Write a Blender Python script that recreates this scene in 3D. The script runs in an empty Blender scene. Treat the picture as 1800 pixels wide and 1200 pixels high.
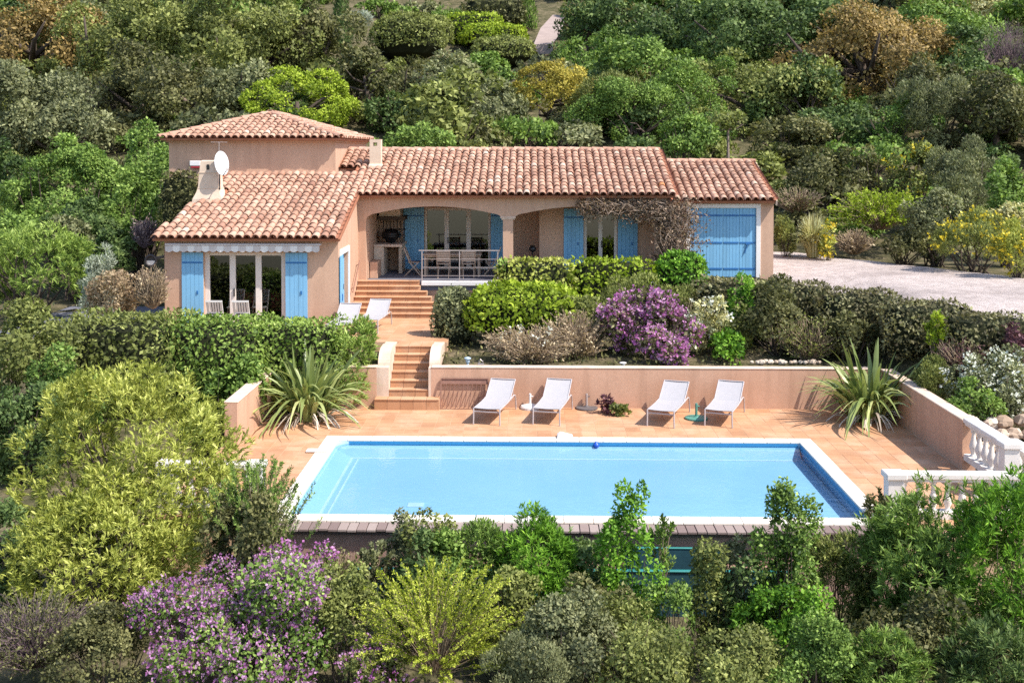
import bpy, math, random
import numpy as np
from mathutils import Vector, Matrix
random.seed(7)
R = math.radians
scene = bpy.context.scene
col = scene.collection

# ---------------------------------------------------------------- camera, light, exposure
cam_d = bpy.data.cameras.new('camera'); cam = bpy.data.objects.new('camera', cam_d); col.objects.link(cam)
cam.location = (0, 0, 6.3)
cam.rotation_euler = (R(90 - 1.5), 0, R(1.3))
cam_d.sensor_width = 36; cam_d.lens = 39.6
cam_d.shift_x = 15 / 1800; cam_d.shift_y = -284 / 1800
cam_d.clip_start = .1; cam_d.clip_end = 2000
scene.camera = cam

L = Vector((-.56, .27, -.78)).normalized()          # the way the sunlight travels
world = bpy.data.worlds.new('World'); scene.world = world; world.use_nodes = True
nt = world.node_tree; bg = nt.nodes['Background']
sky = nt.nodes.new('ShaderNodeTexSky'); sky.sky_type = 'NISHITA'; sky.sun_disc = False
sky.sun_elevation = math.asin(-L.z); sky.sun_rotation = math.atan2(-L.x, -L.y)
nt.links.new(sky.outputs[0], bg.inputs[0]); bg.inputs[1].default_value = .15
sun_d = bpy.data.lights.new('sun', 'SUN'); sun = bpy.data.objects.new('sun', sun_d); col.objects.link(sun)
sun_d.energy = 3.85; sun_d.angle = R(.5); sun_d.color = (1, .945, .86)
sun.rotation_euler = L.to_track_quat('-Z', 'Y').to_euler(); sun.location = (20, -10, 40)
vs = scene.view_settings
scene.display_settings.display_device = 'sRGB'
vs.view_transform = 'Standard'; vs.look = 'None'; vs.exposure = .96; vs.gamma = 1; vs.use_curve_mapping = False
scene.render.engine = 'CYCLES'
scene.cycles.max_bounces = 8; scene.cycles.diffuse_bounces = 5; scene.cycles.glossy_bounces = 3
scene.cycles.transparent_max_bounces = 12; scene.cycles.caustics_reflective = False; scene.cycles.caustics_refractive = False
scene.cycles.use_denoising = False
scene.cycles.sample_clamp_indirect = 6

# ---------------------------------------------------------------- materials
def lin(c):
    return tuple(c) + (1,)
def new_mat(name):
    m = bpy.data.materials.new(name); m.use_nodes = True
    return m, m.node_tree, m.node_tree.nodes['Principled BSDF']
def ramp_node(nt, fac, stops):
    r = nt.nodes.new('ShaderNodeValToRGB')
    while len(r.color_ramp.elements) < len(stops): r.color_ramp.elements.new(.5)
    for e, (p, c) in zip(r.color_ramp.elements, stops): e.position = p; e.color = lin(c)
    nt.links.new(fac, r.inputs[0]); return r.outputs[0]
def noise(nt, scale, detail=4, coord='Object', rough=.6):
    tc = nt.nodes.new('ShaderNodeTexCoord'); n = nt.nodes.new('ShaderNodeTexNoise')
    n.inputs['Scale'].default_value = scale; n.inputs['Detail'].default_value = detail; n.inputs['Roughness'].default_value = rough
    if coord == 'World':
        tc = nt.nodes.new('ShaderNodeNewGeometry'); coord = 'Position'
    nt.links.new(tc.outputs[coord], n.inputs['Vector']); return n.outputs['Fac']
def mixc(nt, fac, a, b, mode='MIX'):
    m = nt.nodes.new('ShaderNodeMix'); m.data_type = 'RGBA'; m.blend_type = mode
    for s, v in ((m.inputs[0], fac), (m.inputs[6], a), (m.inputs[7], b)):
        if isinstance(v, bpy.types.NodeSocket): nt.links.new(v, s)
        elif isinstance(v, (int, float)): s.default_value = v
        else: s.default_value = lin(v)
    return m.outputs[2]
def bump(nt, b, height, strength, dist=.01):
    n = nt.nodes.new('ShaderNodeBump'); n.inputs['Strength'].default_value = strength; n.inputs['Distance'].default_value = dist
    nt.links.new(height, n.inputs['Height']); nt.links.new(n.outputs[0], b.inputs['Normal'])
def mat(name, c, c2=None, scale=6, rough=.8, spec=.3, bmp=0, bscale=60, metal=0, fine=None, streak=0):
    """plain surface: two close colours mixed by a large and a fine noise, with a fine relief"""
    m, nt, b = new_mat(name)
    c2 = c2 or tuple(v * .82 for v in c)
    n1 = noise(nt, scale); r1 = nt.nodes.new('ShaderNodeMapRange')
    r1.inputs[1].default_value = .35; r1.inputs[2].default_value = .65; nt.links.new(n1, r1.inputs[0])
    out = mixc(nt, r1.outputs[0], c, c2)
    n2 = noise(nt, fine or scale * 9)
    out = mixc(nt, n2, out, tuple(v * .86 for v in c2))
    nt.links.new(out, b.inputs['Base Color'])
    b.inputs['Roughness'].default_value = rough; b.inputs['Specular IOR Level'].default_value = spec; b.inputs['Metallic'].default_value = metal
    if bmp: bump(nt, b, noise(nt, bscale, 6), bmp)
    if streak:
        tc = nt.nodes.new('ShaderNodeTexCoord'); mp = nt.nodes.new('ShaderNodeMapping'); mp.inputs['Scale'].default_value = (5, 5, .45)
        nt.links.new(tc.outputs['Object'], mp.inputs[0]); n3 = nt.nodes.new('ShaderNodeTexNoise'); n3.inputs['Scale'].default_value = 1; n3.inputs['Detail'].default_value = 5
        nt.links.new(mp.outputs[0], n3.inputs['Vector'])
        out = mixc(nt, streak, out, ramp_node(nt, n3.outputs['Fac'], [(.32, (.62, .58, .56)), (.52, (1, 1, 1))]), 'MULTIPLY'); nt.links.new(out, b.inputs['Base Color'])
    return m
def tint_mat(name, stops, rough=.8, spec=.25, bmp=.25, bscale=50, wear=None, wscale=7, grime=0):
    """pieces of one kind: each carries its own 'tint' (0..1) that picks its fired or cut colour"""
    m, nt, b = new_mat(name)
    a = nt.nodes.new('ShaderNodeAttribute'); a.attribute_name = 'tint'
    out = ramp_node(nt, a.outputs['Fac'], stops)
    n = noise(nt, wscale, 5, 'World')
    if wear:
        r1 = nt.nodes.new('ShaderNodeMapRange'); r1.inputs[1].default_value = .48; r1.inputs[2].default_value = .72; r1.inputs[4].default_value = .6
        nt.links.new(n, r1.inputs[0]); out = mixc(nt, r1.outputs[0], out, wear)
    out = mixc(nt, .35, out, ramp_node(nt, noise(nt, 45, 4, 'World'), [(.3, (.55, .55, .55)), (.7, (1, 1, 1))]), 'MULTIPLY')
    if grime: out = mixc(nt, grime, out, ramp_node(nt, noise(nt, 1.1, 7, 'World', .7), [(.36, (.60, .56, .54)), (.56, (1, 1, 1))]), 'MULTIPLY')
    nt.links.new(out, b.inputs['Base Color'])
    b.inputs['Roughness'].default_value = rough; b.inputs['Specular IOR Level'].default_value = spec
    if bmp: bump(nt, b, noise(nt, bscale, 6, 'World'), bmp)
    return m
LEAF = {}
def leaf_mat(name, dark, mid, light, trans=.33, rough=.55, spec=.2):
    if 'bloom' not in name and 'violet' not in name: mid = tuple(v * 1.22 for v in mid); light = tuple(min(.8, v * 1.3) for v in light)
    m, nt, b = new_mat(name)
    a = nt.nodes.new('ShaderNodeAttribute'); a.attribute_name = 'tint'
    out = ramp_node(nt, a.outputs['Fac'], [(.05, dark), (.5, mid), (.95, light)])
    nt.links.new(out, b.inputs['Base Color']); b.inputs['Roughness'].default_value = rough; b.inputs['Specular IOR Level'].default_value = spec
    t = nt.nodes.new('ShaderNodeBsdfTranslucent')
    nt.links.new(mixc(nt, .5, out, (.9, 1, .35), 'MULTIPLY'), t.inputs[0])
    mx = nt.nodes.new('ShaderNodeMixShader'); mx.inputs[0].default_value = trans
    nt.links.new(b.outputs[0], mx.inputs[1]); nt.links.new(t.outputs[0], mx.inputs[2])
    nt.links.new(mx.outputs[0], nt.nodes['Material Output'].inputs[0])
    LEAF[name] = m; return m
leaf_mat('olive_brown', (.07, .05, .018), (.25, .175, .062), (.44, .31, .12))
leaf_mat('olive', (.05, .06, .018), (.165, .185, .05), (.33, .35, .11))
leaf_mat('sage', (.045, .055, .03), (.165, .175, .082), (.33, .335, .17))
leaf_mat('dark', (.018, .035, .012), (.075, .12, .034), (.20, .26, .085))
leaf_mat('darkolive', (.028, .033, .013), (.108, .108, .04), (.26, .25, .105))
leaf_mat('mid', (.032, .065, .014), (.14, .22, .042), (.31, .41, .105))
leaf_mat('green', (.028, .085, .01), (.12, .25, .022), (.28, .46, .055))
leaf_mat('lime', (.08, .12, .008), (.22, .295, .02), (.42, .49, .06))
leaf_mat('yellow_green', (.10, .12, .018), (.32, .345, .065), (.58, .575, .18))
leaf_mat('ochre', (.15, .12, .018), (.32, .265, .045), (.50, .42, .09))
leaf_mat('fresh', (.04, .085, .014), (.19, .27, .05), (.38, .46, .13))
leaf_mat('conifer', (.09, .115, .01), (.28, .325, .03), (.52, .55, .10))
leaf_mat('dusky_pink', (.17, .105, .10), (.33, .22, .20), (.50, .38, .34))
leaf_mat('vine_dry', (.07, .045, .035), (.19, .125, .085), (.40, .29, .20))
leaf_mat('silver', (.14, .16, .12), (.32, .35, .27), (.55, .58, .48))
leaf_mat('dry', (.15, .095, .06), (.34, .25, .15), (.60, .49, .32))
leaf_mat('brownhedge', (.05, .042, .024), (.15, .135, .065), (.31, .30, .15))
leaf_mat('plum', (.03, .012, .018), (.10, .04, .05), (.20, .10, .11))
leaf_mat('violet', (.33, .09, .30), (.47, .18, .41), (.66, .41, .59), .35)
leaf_mat('dusky_violet', (.27, .09, .25), (.42, .18, .38), (.60, .38, .56), .35)
leaf_mat('white_bloom', (.6, .6, .48), (.75, .75, .64), (.85, .85, .78), .3)
leaf_mat('yellow_bloom', (.5, .38, .02), (.7, .55, .04), (.8, .68, .12), .3)
leaf_mat('flax', (.05, .075, .018), (.17, .215, .06), (.40, .42, .17), .25, .4, .5)
leaf_mat('flax_dead', (.14, .11, .095), (.36, .295, .24), (.58, .51, .43), .15)
leaf_mat('blond', (.22, .20, .07), (.44, .41, .19), (.68, .64, .38), .25)

M = {}
M['wall'] = mat('ochre_pink_render', (.60, .395, .28), (.53, .335, .235), .8, .9, .15, .35, 90, fine=14, streak=.25)
M['wall_low'] = mat('garden_render', (.62, .385, .27), (.54, .32, .215), .9, .9, .15, .4, 70, fine=12, streak=.3)
M['chimney'] = mat('chimney_render', (.74, .60, .47), (.60, .47, .36), 3, .9, .15, .4, 60)
M['cap'] = mat('cap_plaster', (.74, .60, .49), (.64, .48, .37), 3, .85, .2, .3, 60, streak=.4)
M['white'] = mat('white_paint', (.80, .77, .75), (.74, .71, .69), 4, .55, .4)
M['cream'] = mat('cream_frame', (.72, .64, .58), (.66, .58, .52), 4, .5, .4)
M['stonewhite'] = mat('cast_stone', (.80, .75, .70), (.68, .62, .57), 5, .8, .25, .3, 80)
M['coping'] = tint_mat('coping_stone', [(0, (.72, .63, .53)), (.5, (.78, .71, .62)), (1, (.82, .77, .70))], .8, .25, .2, 60)
M['blue'] = mat('blue_shutter_paint', (.17, .41, .65), (.20, .44, .665), 2.5, .55, .35, .15, 40, fine=50, streak=.3)
M['stonepath'] = mat('pinkish_stone_path', (.42, .33, .29), (.30, .235, .21), 1.2, .95, .1, .5, 8)
M['core'] = mat('dark_core_shade', (.03, .035, .015), (.018, .02, .01), 6, .95, .1)
M['hinge'] = mat('blue_ironwork', (.03, .16, .42), None, 6, .5, .4)
M['iron'] = mat('dark_iron', (.045, .035, .035), None, 8, .5, .4)
M['rust'] = mat('rusty_brown_iron', (.30, .16, .12), (.22, .11, .08), 9, .7, .3)
M['steel'] = mat('pale_steel_tube', (.50, .43, .41), None, 6, .4, .5, metal=.3)
M['black'] = mat('black_enamel', (.012, .012, .014), None, 6, .3, .5)
M['soffit'] = mat('porch_ceiling', (.5, .38, .3), None, 2, .9, .1)
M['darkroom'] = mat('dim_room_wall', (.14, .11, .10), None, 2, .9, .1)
M['redfab'] = mat('dark_red_chair', (.22, .03, .035), None, 6, .7, .3)
M['teak'] = mat('weathered_teak', (.56, .43, .33), (.46, .34, .25), 9, .7, .3, .2, 60)
M['whitewood'] = mat('white_slats', (.78, .74, .70), None, 9, .6, .3)
M['sling'] = mat('white_sling_fabric', (.44, .415, .425), (.40, .38, .39), 5, .75, .25, .3, 300)
M['tube'] = mat('white_tube_frame', (.52, .47, .47), None, 5, .4, .5)
M['awning'] = mat('awning_cassette', (.66, .60, .58), None, 5, .6, .3)
M['dishw'] = mat('dish_white', (.80, .80, .80), None, 4, .4, .4)
M['soil'] = mat('dark_planting_soil', (.10, .075, .06), (.16, .12, .09), 4, .95, .1, .8, 30)
M['path'] = mat('blue_grey_paving', (.20, .20, .23), (.15, .15, .18), 3, .85, .2, .3, 30)
M['deckwall'] = mat('stained_dark_wall', (.44, .29, .23), (.33, .21, .165), 2, .9, .15, .5, 40)
M['teal'] = mat('teal_liner', (.03, .09, .11), (.02, .06, .08), 3, .5, .4)
M['turq'] = mat('turquoise_edge', (.04, .26, .24), (.03, .20, .19), 5, .5, .4)
M['bark'] = mat('bark', (.14, .11, .085), (.08, .06, .05), 6, .95, .1, .9, 24)
M['palebark'] = mat('pale_bark', (.36, .29, .24), (.24, .18, .15), 6, .95, .1, .9, 24)
M['twig'] = mat('dry_twig', (.42, .33, .23), (.30, .22, .15), 8, .9, .1)
M['greytwig'] = mat('grey_mauve_twig', (.26, .19, .20), (.15, .105, .115), 8, .9, .1)
M['browntwig'] = mat('brown_vine_twig', (.24, .17, .13), (.36, .28, .22), 8, .9, .1)
M['basegreen'] = mat('green_parasol_base', (.10, .30, .24), None, 6, .5, .4)
M['basegrey'] = mat('grey_parasol_base', (.14, .12, .12), None, 6, .7, .3)
M['lampblue'] = mat('pale_blue_lamp', (.48, .60, .72), None, 6, .4, .4)
M['redpl'] = mat('red_plastic', (.45, .04, .05), None, 6, .5, .4)
M['ball'] = mat('blue_plastic', (.02, .10, .55), None, 6, .35, .5)
M['rubble'] = tint_mat('field_stone', [(0, (.30, .21, .15)), (.5, (.48, .37, .28)), (1, (.66, .56, .46))], .9, .15, .6, 14, (.34, .24, .17), 3)
M['tile'] = tint_mat('clay_roof_tile', [(0, (.30, .16, .115)), (.16, (.38, .205, .145)), (.42, (.49, .28, .195)), (.68, (.56, .34, .245)), (.86, (.61, .415, .31)), (.965, (.67, .52, .42)), (1, (.60, .25, .11))], .85, .2, .3, 60, (.37, .245, .19), 6, .75)
M['channel'] = mat('clay_channel_tile', (.44, .20, .12), (.33, .14, .085), 5, .9, .1, .4, 40)
M['floor'] = tint_mat('terracotta_floor', [(0, (.47, .24, .125)), (.5, (.53, .285, .155)), (1, (.585, .34, .20))], .75, .3, .15, 60, (.62, .42, .28), 1.6, .5)
M['grout'] = mat('pale_grout', (.62, .42, .28), (.55, .35, .22), 4, .95, .1)
M['board'] = tint_mat('weathered_board', [(0, (.17, .12, .11)), (.5, (.25, .185, .165)), (1, (.34, .27, .24))], .85, .2, .3, 40)
M['basin'] = None
def _glass():
    m, nt, b = new_mat('window_glass')
    t = nt.nodes.new('ShaderNodeBsdfTransparent'); t.inputs[0].default_value = (.6, .64, .64, 1)
    g = nt.nodes.new('ShaderNodeBsdfGlossy'); g.inputs[0].default_value = (.9, .9, .9, 1); g.inputs[1].default_value = .015
    mx = nt.nodes.new('ShaderNodeMixShader'); mx.inputs[0].default_value = .11
    nt.links.new(t.outputs[0], mx.inputs[1]); nt.links.new(g.outputs[0], mx.inputs[2]); nt.links.new(mx.outputs[0], nt.nodes['Material Output'].inputs[0])
    return m
M['glass'] = _glass()
def _water():
    m, nt, b = new_mat('pool_water')
    t = nt.nodes.new('ShaderNodeBsdfTransparent'); t.inputs[0].default_value = (.66, .82, .925, 1)
    g = nt.nodes.new('ShaderNodeBsdfGlossy'); g.inputs[0].default_value = (1, 1, 1, 1); g.inputs[1].default_value = .05
    f = nt.nodes.new('ShaderNodeFresnel'); f.inputs[0].default_value = 1.19
    n = nt.nodes.new('ShaderNodeBump'); n.inputs['Strength'].default_value = .35; n.inputs['Distance'].default_value = .02
    nt.links.new(noise(nt, 5, 3), n.inputs['Height']); nt.links.new(n.outputs[0], g.inputs['Normal'])
    mx = nt.nodes.new('ShaderNodeMixShader'); nt.links.new(f.outputs[0], mx.inputs[0])
    nt.links.new(t.outputs[0], mx.inputs[1]); nt.links.new(g.outputs[0], mx.inputs[2]); nt.links.new(mx.outputs[0], nt.nodes['Material Output'].inputs[0])
    return m
M['water'] = _water()
M['basin'] = mat('pale_blue_liner', (.365, .545, .68), (.44, .605, .72), .55, .8, .2, fine=40)
M['band'] = mat('blue_tile_band_and_shade', (.05, .27, .50), (.035, .22, .44), 14, .5, .4, fine=60)
M['seam'] = mat('white_liner_seam', (.80, .86, .90), None, 4, .7, .2)
def _gravel():
    m, nt, b = new_mat('pink_gravel')
    n = noise(nt, 20, 9, rough=.85); n2 = noise(nt, .45, 6, rough=.7); n3 = noise(nt, 3, 7, rough=.75)
    c = ramp_node(nt, n, [(.3, (.28, .215, .195)), (.48, (.50, .415, .38)), (.7, (.68, .605, .57))])
    c = mixc(nt, .75, c, ramp_node(nt, n2, [(.36, (.62, .60, .60)), (.55, (1, 1, 1))]), 'MULTIPLY')
    c = mixc(nt, .6, c, ramp_node(nt, n3, [(.38, (.60, .57, .54)), (.55, (1, 1, 1))]), 'MULTIPLY')
    nt.links.new(c, b.inputs['Base Color']); b.inputs['Roughness'].default_value = .95
    bump(nt, b, n, 1, .05); return m
M['gravel'] = _gravel()
def _land():
    m, nt, b = new_mat('dry_scrub_soil')
    n = noise(nt, 1.3, 8, rough=.75); n2 = noise(nt, 9, 6)
    c = ramp_node(nt, n, [(.35, (.045, .05, .022)), (.5, (.12, .105, .055)), (.66, (.24, .19, .12))])
    c = mixc(nt, .5, c, ramp_node(nt, n2, [(.3, (.35, .35, .35)), (.7, (1, 1, 1))]), 'MULTIPLY')
    nt.links.new(c, b.inputs['Base Color']); b.inputs['Roughness'].default_value = .95; b.inputs['Specular IOR Level'].default_value = .1
    bump(nt, b, n2, 1, .08); return m
M['land'] = _land()

# ---------------------------------------------------------------- mesh helpers
class MB:
    """collects simple shapes into one mesh (world or thing coordinates)"""
    def __init__(s): s.v = []; s.f = []
    def add(s, v, f):
        k = len(s.v); s.v += [tuple(p) for p in v]; s.f += [tuple(i + k for i in q) for q in f]; return s
    def box(s, x0, x1, y0, y1, z0, z1):
        v = [(x0, y0, z0), (x1, y0, z0), (x1, y1, z0), (x0, y1, z0), (x0, y0, z1), (x1, y0, z1), (x1, y1, z1), (x0, y1, z1)]
        return s.add(v, [(0, 3, 2, 1), (4, 5, 6, 7), (0, 1, 5, 4), (1, 2, 6, 5), (2, 3, 7, 6), (3, 0, 4, 7)])
    def bar(s, a, b, w, h, up=(0, 0, 1)):
        a = Vector(a); b = Vector(b); d = (b - a).normalized(); u = Vector(up)
        if abs(d.dot(u)) > .98: u = Vector((0, 1, 0))
        r = d.cross(u).normalized() * w / 2; t = r.cross(d).normalized() * h / 2
        v = [a - r - t, a + r - t, a + r + t, a - r + t, b - r - t, b + r - t, b + r + t, b - r + t]
        return s.add(v, [(0, 1, 2, 3), (7, 6, 5, 4), (0, 4, 5, 1), (1, 5, 6, 2), (2, 6, 7, 3), (3, 7, 4, 0)])
    def tube(s, pts, rad, n=8):
        pts = [Vector(p) for p in pts]; m = len(pts); rad = [rad] * m if not hasattr(rad, '__len__') else rad
        v = []; ref = None
        for i, p in enumerate(pts):
            d = (pts[min(i + 1, m - 1)] - pts[max(i - 1, 0)]).normalized()
            if ref is None: ref = d.orthogonal().normalized()
            ref = (ref - d * ref.dot(d)); ref = ref.normalized() if ref.length > 1e-4 else d.orthogonal().normalized()
            q = d.cross(ref)
            for k in range(n):
                a = 2 * math.pi * k / n; v.append(p + (ref * math.cos(a) + q * math.sin(a)) * rad[i])
        f = [(i * n + k, i * n + (k + 1) % n, (i + 1) * n + (k + 1) % n, (i + 1) * n + k) for i in range(m - 1) for k in range(n)]
        f += [tuple(range(n - 1, -1, -1)), tuple((m - 1) * n + k for k in range(n))]
        return s.add(v, f)
    def lathe(s, c, prof, n=16):
        v = []; m = len(prof)
        for r, z in prof:
            for k in range(n):
                a = 2 * math.pi * k / n; v.append((c[0] + r * math.cos(a), c[1] + r * math.sin(a), c[2] + z))
        f = [(i * n + k, i * n + (k + 1) % n, (i + 1) * n + (k + 1) % n, (i + 1) * n + k) for i in range(m - 1) for k in range(n)]
        f += [tuple(range(n - 1, -1, -1)), tuple((m - 1) * n + k for k in range(n))]
        return s.add(v, f)
    def prism(s, poly, axis, a, b):
        """extrude a 2-D outline along axis 'x' (outline in y,z), 'y' (x,z) or 'z' (x,y) from a to b"""
        put = {'x': lambda p, t: (t, p[0], p[1]), 'y': lambda p, t: (p[0], t, p[1]), 'z': lambda p, t: (p[0], p[1], t)}[axis]
        n = len(poly); v = [put(p, a) for p in poly] + [put(p, b) for p in poly]
        f = [tuple(range(n)), tuple(range(2 * n - 1, n - 1, -1))] + [(i, i + n, (i + 1) % n + n, (i + 1) % n) for i in range(n)]
        return s.add(v, f)
    def mesh(s, name, off=(0, 0, 0), tint=None, smooth=False, bevel=0):
        me = bpy.data.meshes.new(name)
        me.from_pydata([(p[0] - off[0], p[1] - off[1], p[2] - off[2]) for p in s.v], [], s.f)
        import bmesh
        bm = bmesh.new(); bm.from_mesh(me)
        
        if any(not e.is_boundary for e in bm.edges): bmesh.ops.recalc_face_normals(bm, faces=bm.faces)
        if bevel:
            bmesh.ops.bevel(bm, geom=[e for e in bm.edges if e.is_manifold and e.calc_face_angle(0) > .6], offset=bevel, segments=1, affect='EDGES', clamp_overlap=True)
        bm.to_mesh(me); bm.free()
        if smooth: me.polygons.foreach_set('use_smooth', [True] * len(me.polygons))
        if tint is not None:
            at = me.attributes.new('tint', 'FLOAT', 'FACE'); at.data.foreach_set('value', [tint] * len(me.polygons))
        return me
def wloc(o):
    p = Vector((0, 0, 0))
    while o is not None: p = p + o.location; o = o.parent
    return p
def link(name, me, m, parent=None, loc=None):
    o = bpy.data.objects.new(name, me); col.objects.link(o)
    if m is not None and me is not None and not me.materials: me.materials.append(m)
    if parent is not None: o.parent = parent
    if loc is not None: o.location = loc
    return o
def part(name, mb, m, parent, label=None, tint=None, smooth=False, bevel=0):
    o = link(name, mb.mesh(name, wloc(parent), tint, smooth, bevel), m, parent)
    if label: o['label'] = label
    return o
def tag(o, label=None, cat=None, group=None, kind=None):
    for k, v in (('label', label), ('category', cat), ('group', group), ('kind', kind)):
        if v: o[k] = v
    return o
def thing(name, loc, label, cat, group=None):
    o = bpy.data.objects.new(name, None); col.objects.link(o); o.location = loc; o.empty_display_size = .2
    return tag(o, label, cat, group)
def solid(name, mb, m, label=None, cat=None, group=None, kind=None, org=(0, 0, 0), **kw):
    o = link(name, mb.mesh(name, org, **kw), m, None, org)
    return tag(o, label, cat, group, kind)
def copy_tree(o, parent=None):
    c = o.copy(); col.objects.link(c); c.parent = parent
    for ch in list(o.children): copy_tree(ch, c)
    return c
def np_mesh(name, v, f, tint=None, smooth=False):
    """mesh from numpy arrays; f is (N, k)"""
    me = bpy.data.meshes.new(name); n, k = f.shape
    me.vertices.add(len(v)); me.vertices.foreach_set('co', np.ascontiguousarray(v, np.float32).ravel())
    me.loops.add(n * k); me.loops.foreach_set('vertex_index', np.ascontiguousarray(f, np.int32).ravel())
    me.polygons.add(n); me.polygons.foreach_set('loop_start', np.arange(0, n * k, k, dtype=np.int32))
    if smooth: me.polygons.foreach_set('use_smooth', np.ones(n, bool))
    me.update(calc_edges=True)
    if tint is not None:
        at = me.attributes.new('tint', 'FLOAT', 'FACE'); at.data.foreach_set('value', np.ascontiguousarray(tint, np.float32))
    return me

# ---------------------------------------------------------------- land
_YC = [-20, 5, 12, 17.0, 18.0, 18.9, 27.5, 27.75, 29.2, 32, 35, 36, 46, 56, 300]
_ZC = [-9, -2.6, -1.0, -1.15, -1.25, -1.3, -1.3, .86, 1.0, 1.1, 1.7, 2.1, 2.3, 4.1, 70]
_YL = [-20, 5, 12, 17.0, 20, 24, 28, 30, 40, 46, 56, 300]
_ZL = [-9, -2.6, -1.1, -1.15, -1.0, -.4, .5, 1.12, 1.15, 1.8, 4.1, 70]
_YR = [-20, 5, 12, 17.0, 20, 24, 27, 30, 36, 42, 48, 56, 300]
_ZR = [-9, -2.6, -1.0, -.9, -.3, .75, 1.55, 2.12, 2.2, 2.2, 2.9, 4.6, 70]
def _ss(a, b, x):
    t = np.clip((x - a) / (b - a), 0, 1); return t * t * (3 - 2 * t)
def ground(x, y):
    """height of the land at (x, y); works on arrays"""
    x = np.asarray(x, float); y = np.asarray(y, float)
    c = np.interp(y, _YC, _ZC); l = np.interp(y, _YL, _ZL); r = np.interp(y, _YR, _ZR)
    wl = _ss(-6.6, -8.4, x); wr = _ss(8.75, 11.0, x)
    z = c * (1 - wl) * (1 - wr) + l * wl + r * wr
    z = np.where((np.abs(x + 2.97) < .76) & (y > 27.3) & (y < 29.4), np.minimum(z, -.5), z)      # cut for the garden steps
    z = np.where((x > -10.6) & (x < -2.0) & (y > 29.2) & (y < 35.4), np.minimum(z, 1.0), z)                   # levelled under the patio
    far = _ss(48, 60, y)
    z = z + far * (.5 * np.sin(x * .13 + y * .05) + .35 * np.sin(x * .31 - y * .21 + 1.3) + .02 * np.maximum(np.abs(x) - 10, 0) * np.sin(x * .02 + 1))
    return z

def gz(x, y): return float(ground(x, y))
xs = np.unique(np.concatenate([np.linspace(-190, -24, 34), np.arange(-24, 24.01, .6), [-3.74, -3.72, -3.45, -2.5, -2.22, -2.20, -2.01, -1.99], np.linspace(24, 190, 34)]))
ys = np.unique(np.concatenate([np.arange(-12, 17, 1.), np.arange(17, 37, .5), [18.9, 27.29, 27.31, 27.5, 27.75, 29.39, 29.41, 35.39, 35.41], np.arange(37, 60, 1.), np.arange(60, 300, 4.)]))
gx, gy = np.meshgrid(xs, ys); gzz = ground(gx, gy)
rough = np.random.default_rng(3).normal(0, .05, gx.shape) * ((gy < 17) | (gy > 44) | (gx < -12) | ((gx > 12) & ((gy < 19) | (gy > 46) | (gx > 26))))
nv = len(xs); idx = np.arange(nv * len(ys)).reshape(len(ys), nv)
q = np.stack([idx[:-1, :-1], idx[:-1, 1:], idx[1:, 1:], idx[1:, :-1]], -1).reshape(-1, 4)
land = link('hillside_ground', np_mesh('hillside_ground', np.stack([gx, gy, gzz + rough], -1).reshape(-1, 3), q, smooth=True), M['land'])
tag(land, kind='structure')
# gravel drive beside the garage
dm = MB(); A = [(7.95, 36.6), (7.95, 35.2), (9.2, 33.6), (10.6, 31.2), (12.4, 27.6), (16, 24), (24, 20)]; B = [(8.6, 43.6), (10.0, 43.2), (12.0, 41.2), (14.0, 37.6), (16.5, 33.2), (22, 29), (32, 25)]
N_ = 40
def along(pl, t):
    t *= len(pl) - 1; i = min(int(t), len(pl) - 2); f = t - i
    return pl[i][0] * (1 - f) + pl[i + 1][0] * f, pl[i][1] * (1 - f) + pl[i + 1][1] * f
dv = []; df = []
for i in range(N_):
    a = along(A, i / (N_ - 1)); b = along(B, i / (N_ - 1))
    for j in range(13):
        x = a[0] + (b[0] - a[0]) * j / 12; y = a[1] + (b[1] - a[1]) * j / 12
        dv.append((x, y, gz(x, y) + .13 + .02 * math.sin(x * 2) * math.sin(y * 1.7)))
df = [(i * 13 + j, i * 13 + j + 1, (i + 1) * 13 + j + 1, (i + 1) * 13 + j) for i in range(N_ - 1) for j in range(12)]
dm.add(dv, df)
tag(solid('gravel_drive', dm, M['gravel'], smooth=True), kind='structure')
# ---------------------------------------------------------------- pool terrace
rng = np.random.default_rng(11)
slab = MB()
for b in ((-6.55, 8.6, 24.55, 27.46), (-6.55, -4.46, 18.95, 24.55), (6.15, 8.6, 18.95, 24.55)):
    slab.box(b[0], b[1], b[2], b[3], -1.25, -.004)
slab.box(-6.55, -4.46, 18.6, 18.95, -1.25, -.004).box(6.15, 8.6, 18.6, 18.95, -1.25, -.004)
terrace = solid('pool_terrace', slab, M['grout'], kind='structure')
def tile_mesh(w, d, t):
    c = .003; h = .02
    v = [(-w, -d, -h), (w, -d, -h), (w, d, -h), (-w, d, -h), (-w + c, -d + c, 0), (w - c, -d + c, 0), (w - c, d - c, 0), (-w + c, d - c, 0)]
    return MB().add(v, [(4, 5, 6, 7), (0, 1, 5, 4), (1, 2, 6, 5), (2, 3, 7, 6), (3, 0, 4, 7)]).mesh('floor_tile', tint=t)
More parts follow.
